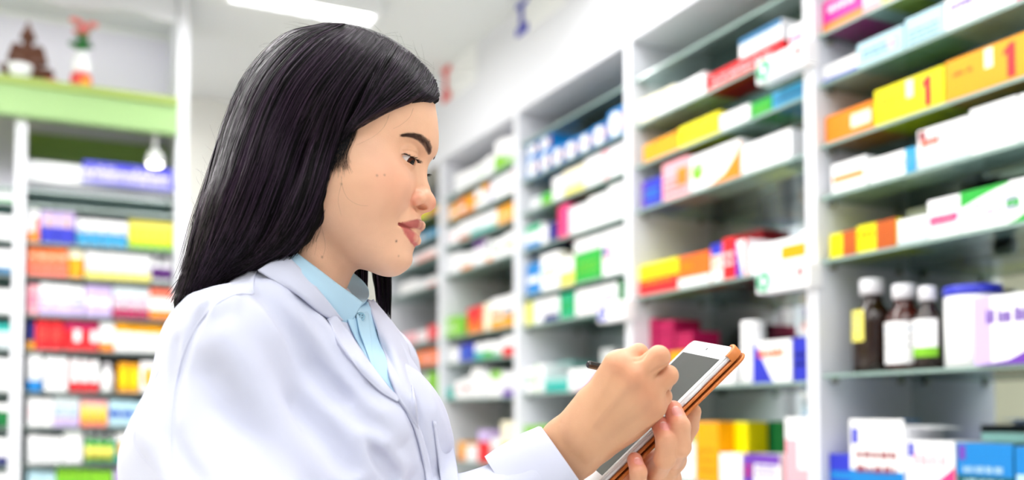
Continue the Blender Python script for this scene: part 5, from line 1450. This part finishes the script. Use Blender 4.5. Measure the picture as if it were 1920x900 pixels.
q = MB(); q.lathe([(.0044, 0), (.0046, .0009), (.0046, .0016), (.0037, .0020), (.0032, .0014)], mat('pearl_button', '8fb8cc', rough=.25, spec=.6), 24)
for dx, dy in ((.0013, .0013), (-.0013, .0013), (.0013, -.0013), (-.0013, -.0013)): q.lathe([(.0005, .0017), (.0005, .0021)], mat('button_hole', '3c5a70'), 8, dx, dy)
bo = q.build('button', shirt); bo.location = bpos; bo.rotation_euler = (math.radians(78), math.radians(8), math.radians(18))
# coat collar and lapels
patch('collar', [[(538, 480, None, .912), (566, 508, None, .906), (600, 548, None, .905), (628, 582, None, .915), (643, 600, None, .925)],
   [(510, 492, None, .905), (540, 522, None, .896), (574, 558, None, .896), (606, 588, None, .908), (634, 602, None, .922)],
   [(484, 508, None, .902), (520, 530, None, .896), (556, 549, None, .896), (592, 574, None, .905), (628, 603, None, .922)]], M_coat, thick=.003)
patch('near_lapel', [[(628, 590, .013), (652, 622, .011), (690, 678, .009), (724, 722, .007), (748, 748, .004)], [(620, 596, .010), (642, 632, .008), (680, 684, .007), (717, 727, .005), (746, 752, .003)], [(614, 600, .003), (634, 640, .002), (670, 690, .002), (710, 732, .002), (745, 754, .002)]], M_coat, thick=.003)
patch('far_lapel', [[(688, 562, None, .995), (701, 600, .012), (716, 650, .010), (730, 700, .009), (746, 748, .005)], [(698, 566, None, 1.01), (728, 620, .012), (752, 680, .011), (766, 740, .010), (774, 790, .006)], [(698, 562, None, 1.03), (738, 610, None, 1.04), (764, 650, .008), (776, 730, .006), (786, 812, .002)]], M_coat, thick=.003)
# breast pocket and the edges of the front
patch('breast_pocket', [[(812, 789, .0025), (818, 830, .0025), (826, 900, .0025), (834, 950, .0025)], [(843, 800, .0025), (850, 840, .0025), (860, 900, .0025), (866, 950, .0025)]], M_coat, nu=16, thick=.0012)
patch('front_edge', [[(748, 750, .0035), (775, 800, .0035), (790, 850, .0035), (800, 905, .0035), (806, 960, .0035)], [(757, 752, .0035), (785, 800, .0035), (801, 850, .0035), (811, 905, .0035), (817, 960, .0035)]], M_coat, nu=24, nv=5, thick=.002)
def seam(px, r_=.0011, off=-.0002):
    q_ = smooth_curve(np.array(px, float), 46); p_, t_ = surf(CO, q_[:, 0], q_[:, 1], off=off); ok = ~np.isnan(t_); ix = np.arange(len(q_)); t_ = np.interp(ix, ix[ok], t_[ok])
    t_ = np.convolve(np.pad(t_, 2, 'edge'), np.ones(5)/5, 'valid'); tubes('seam', [np.stack([rayp(a, b)*(t-off) for (a, b), t in zip(q_, t_)])], [r_*np.r_[.3, np.ones(44), .3]], M_coat, coat, sides=6)
seam([(484, 506), (476, 520), (474, 536), (475, 552)]); seam([(475, 552), (440, 553), (404, 572), (370, 610), (345, 660), (330, 720), (321, 790), (320, 860), (328, 915)])
seam([(776, 800), (792, 850), (802, 905), (808, 950)], .0008); seam([(300, 690), (268, 760), (252, 812), (262, 850), (300, 890), (340, 925)], .0006, -.0004)
# turned cuff of the near sleeve: a tube of cloth with an open end
def cuff(name, c0, c1, r0, r1, wide, wax_, thick=.003, n=48):
    ax = (c1-c0)/np.linalg.norm(c1-c0); w_ = wax_-ax*(wax_@ax); w_ /= np.linalg.norm(w_); v_ = np.cross(ax, w_); V = []; F = []
    prof = [(0, r0, 0), (.3, r0+(r1-r0)*.3+.0012, 0), (.7, r0+(r1-r0)*.7+.0015, 0), (.97, r1+.0006, 0), (1, r1-.0008, 0), (.99, r1-thick, 0), (.7, r0+(r1-r0)*.7-thick, 0), (0, r0-thick, 0)]
    for (t, r_, _) in prof:
        for k in range(n):
            a = 2*PI*k/n; wob = 1+.02*math.sin(3*a+1)+.012*math.sin(7*a+t*3); V.append(c0+(c1-c0)*t+(w_*math.cos(a)*wide+v_*math.sin(a))*r_*wob)
    for i in range(len(prof)-1):
        for k in range(n): F.append((i*n+k, i*n+(k+1) % n, (i+1)*n+(k+1) % n, (i+1)*n+k))
    return np_mesh(name, put(np.array(V)), np.array(F), [M_coat], parent=coat)
cuff('cuff', P(965, 936, .945), P(1062, 868, .945), .040, .0345, 1.25, wax)
# ---- trousers and shoes, below the frame
TR = Field((-.42, .75, -CAMZ+.07), (.10, 1.25, -.42), .008)
for s in (-1, 1):
    hp = np.array([-.18, 1.0+s*.085, -.44]); kn = np.array([-.165, 1.0+s*.09, -.80]); an = np.array([-.185, 1.0+s*.09, -CAMZ+.10]); TR.cone(hp, kn, .088, .066, .03); TR.cone(kn, an, .066, .055, .02)
TV_, TF_ = TR.mesh(); np_mesh('trousers', put(TV_), TF_, [mat('dark_trouser_cloth', '20222c', rough=.85)], parent=person)
for s in (-1, 1):
    q = MB(); sm_ = mat('black_shoe_leather', '16161a', rough=.35)
    V = []; n = 16; st = [(-.075, .030, .052), (-.05, .036, .058), (0, .038, .062), (.05, .040, .050), (.10, .042, .036), (.145, .036, .026), (.168, .018, .016)]
    for (x, w_, h_) in st:
        for k in range(n): a = 2*PI*k/n; V.append((x, w_*math.cos(a), max(.0, h_*.5+h_*.5*math.sin(a))))
    F = [(i*n+k, i*n+(k+1) % n, (i+1)*n+(k+1) % n, (i+1)*n+k) for i in range(len(st)-1) for k in range(n)]+[tuple(range(n)), tuple((len(st)-1)*n+k for k in range(n))[::-1]]
    q.add(V, F, sm_, True); o = q.build('shoe', person); o.location = (-.185-BASE[0], s*.09, .001)
# ------------------------------------------------------------------ tablet, case, stylus (things she holds)
FHV = np.array([0, 0, 0]); RZ = Matrix.Rotation(-YAW, 3, 'Z')
def pf2w(p): p = Vector(p); v = RZ @ Vector((p.x, p.y, 0)); return Vector((v.x, v.y, CAMZ+p.z))
def frame_obj(o, org, ex, ey, ez):
    w_ = [RZ @ Vector(tuple(e)) for e in (ex, ey, ez)]; l = pf2w(org); M4 = Matrix(((w_[0].x, w_[1].x, w_[2].x, l.x), (w_[0].y, w_[1].y, w_[2].y, l.y), (w_[0].z, w_[1].z, w_[2].z, l.z), (0, 0, 0, 1))); o.matrix_world = M4
tb = empty('tablet'); tag(tb, 'white tablet computer with dark screen held tilted in her left hand', 'tablet')
frame_obj(tb, TN+TU*TLEN, -TU, TV, np.cross(-TU, TV))
def rslab(q, x0, y0, x1, y1, z0, z1, rad, m, n=8, edge=.0008):
    def ring(ins, z):
        o_ = []
        for cx, cy, a0 in ((x1-rad, y1-rad, 0), (x0+rad, y1-rad, PI/2), (x0+rad, y0+rad, PI), (x1-rad, y0+rad, 3*PI/2)):
            for k in range(n+1): a = a0+PI/2*k/n; o_.append((cx+(rad-ins)*math.cos(a), cy+(rad-ins)*math.sin(a), z))
        return o_
    rs = [ring(edge, z0), ring(0, z0+edge), ring(0, z1-edge), ring(edge, z1)]; L = len(rs[0]); vs = sum(rs, [])
    fs = [(i*L+k, i*L+(k+1) % L, (i+1)*L+(k+1) % L, (i+1)*L+k) for i in range(3) for k in range(L)]+[tuple(range(L))[::-1], tuple(3*L+k for k in range(L))]
    q.add(vs, fs, m)
M_tw = mat('white_glass_bezel', 'f4f4f6', rough=.12, spec=.5, coat=.4); M_scr = mat('dark_screen', '101214', rough=.04, spec=.7, coat=.6)
M_sil = mat('silver_rim', 'e6e8ec', rough=.25, metal=.15); M_or = mat('orange_leather', 'c8763a', rough=.45, spec=.4, bump=.0004, bscale=500, bstr=.3); M_ori = mat('dark_case_lining', '2a1a12', rough=.7)
zt_ = 0
q = MB(); rslab(q, 0, 0, TLEN, TWID, -TTH*.85*1, -.0012, .010, M_sil, edge=.0016); rslab(q, .0006, .0006, TLEN-.0006, TWID-.0006, -.0014, 0, .0095, M_tw, edge=.0007); o = q.build('body', tb)
q = MB(); rslab(q, .019, .0075, TLEN-.019, TWID-.0075, -.0004, .00015, .001, M_scr, edge=.0001); q.build('screen', tb)
q = MB(); q.lathe([(.0016, 0), (.0016, .00025)], M_scr, 16, TLEN-.0095, TWID/2); q.build('camera_lens', tb)
q = MB(); rslab(q, .0035, TWID/2-.006, .0145, TWID/2+.006, 0, .0002, .0028, M_sil, edge=.0001); q.build('home_button', tb)
q = MB(); q.box(TLEN-.076, -.0006, -.0055, TLEN-.052, .0004, -.0030, M_sil, .0004); q.build('volume_button', tb)
cs = empty('tablet_case'); cs.matrix_world = tb.matrix_world.copy(); tag(cs, 'orange leather folio case folded behind the white tablet', 'tablet case')
q = MB(); rslab(q, -.0025, -.0022, TLEN+.0025, TWID+.0022, -TTH*.85-.0030, -TTH*.85-.0002, .012, M_or, edge=.0008)
for (cx, cy) in ((0, 0), (TLEN, 0)):        # corner clips
    sx = 1 if cx == 0 else -1; sy = 1 if cy == 0 else -1; vs = []; fs = []; n = 10
    pts = [(.0135, -.0022), (.0115, -.0024)]+[(.0105-.0130*math.sin(PI/2*k/n)-0, .0100-.0124*math.cos(PI/2*k/n)) for k in range(n+1)]+[(-.0026, .012), (-.0024, .015)]
    inn = [(.0135, .0002), (.0115, .0002)]+[(.0105-.0102*math.sin(PI/2*k/n), .0100-.0098*math.cos(PI/2*k/n)) for k in range(n+1)]+[(.0002, .012), (.0002, .015)]
    for (a, b) in zip(pts, inn):
        tz = .0006
        for (x, y, z) in ((a[0], a[1], -TTH*.85-.001), (a[0], a[1], tz-.001), ((a[0]+b[0])/2, (a[1]+b[1])/2, tz), (b[0]+.0012, b[1]+.0012, tz), (b[0], b[1], -.0003)): vs.append((cx+sx*x, cy+sy*y, z))
    L = 5; fs = [(i*L+k, (i+1)*L+k, (i+1)*L+k+1, i*L+k+1) for i in range(len(pts)-1) for k in range(L-1)]; q.add(vs, fs, M_or, True)
q.build('shell', cs)
q = MB(); rslab(q, -.0030, -.0030, TLEN+.003, TWID+.004, -TTH*.85-.0082, -TTH*.85-.0052, .012, M_or, edge=.0009); q.build('folded_cover', cs)
q = MB(); rslab(q, .001, .004, TLEN-.001, TWID+.002, -TTH*.85-.0053, -TTH*.85-.0029, .010, M_ori); q.build('lining', cs)
# stylus
ST0, ST1 = pf(1103, 683, .945), pf(1236, 712, .985)
sd_ = (ST1-ST0)/np.linalg.norm(ST1-ST0); s2_ = np.cross(sd_, [0, 1, 0]); s2_ /= np.linalg.norm(s2_); sty = empty('stylus'); frame_obj(sty, ST0, s2_, np.cross(sd_, s2_), sd_); L_ = float(np.linalg.norm(ST1-ST0)); tag(sty, 'black stylus pen held in her right hand', 'stylus')
q = MB(); q.lathe([(.0022, -.0012), (.0034, -.0004), (.0038, .0008), (.0038, L_-.014), (.0030, L_-.008)], mat('black_pen_plastic', '1a1618', rough=.22, spec=.6, coat=.3), 8, smooth=False); q.build('barrel', sty)
q = MB(); q.lathe([(.0028, L_-.008), (.0012, L_-.001), (.0004, L_)], mat('pen_tip', '2a2a2c', rough=.4), 12); q.build('tip', sty)
# ------------------------------------------------------------------ labels of everything that stands on the shelves
ORD = ['first', 'second', 'third', 'fourth', 'fifth', 'sixth', 'seventh', 'eighth', 'ninth', 'tenth', 'eleventh', 'twelfth', 'thirteenth', 'fourteenth', 'fifteenth', 'sixteenth', 'seventeenth', 'eighteenth', 'nineteenth', 'twentieth']
PLACE = {'A': 'rightmost wall bay', 'B': 'second wall bay from right', 'C': 'third wall bay from right', 'D': 'fourth wall bay from right', 'E': 'farthest wall bay', 'L': 'left cabinet', 'K': 'cabinet bay at left frame edge'}
seen_ = {}
for s in STOCK: s['base'] = '%s, %s shelf, %s' % (s['desc'], ORD[s['row']], PLACE[s['bay']]); seen_.setdefault(s['base'], []).append(s)
for b_, L in seen_.items():
    for i, s in enumerate(L):
        if len(L) == 1: lab = b_
        elif len(L) == 2: lab = '%s, %s of two, %s shelf, %s' % (s['desc'], ('left', 'right')[i], ORD[s['row']], PLACE[s['bay']])
        else: lab = '%s, %s from left, %s shelf, %s' % (s['desc'], ORD[i], ORD[s['row']], PLACE[s['bay']])
        w_ = lab.split()
        if len(w_) > 15: lab = lab.replace(' shelf,', ',').replace('wall bay from right', 'bay from right').replace(' carton', ' box', 1).replace('cabinet bay at left frame edge', 'left edge bay'); w_ = lab.split()
        if len(w_) > 16: lab = ' '.join(w_).replace('wall bay', 'bay').replace(' carton', ' box', 1)
        tag(s['o'], lab, s['cat'], 'medicine boxes and bottles, %s shelf, %s' % (ORD[s['row']], PLACE[s['bay']]))
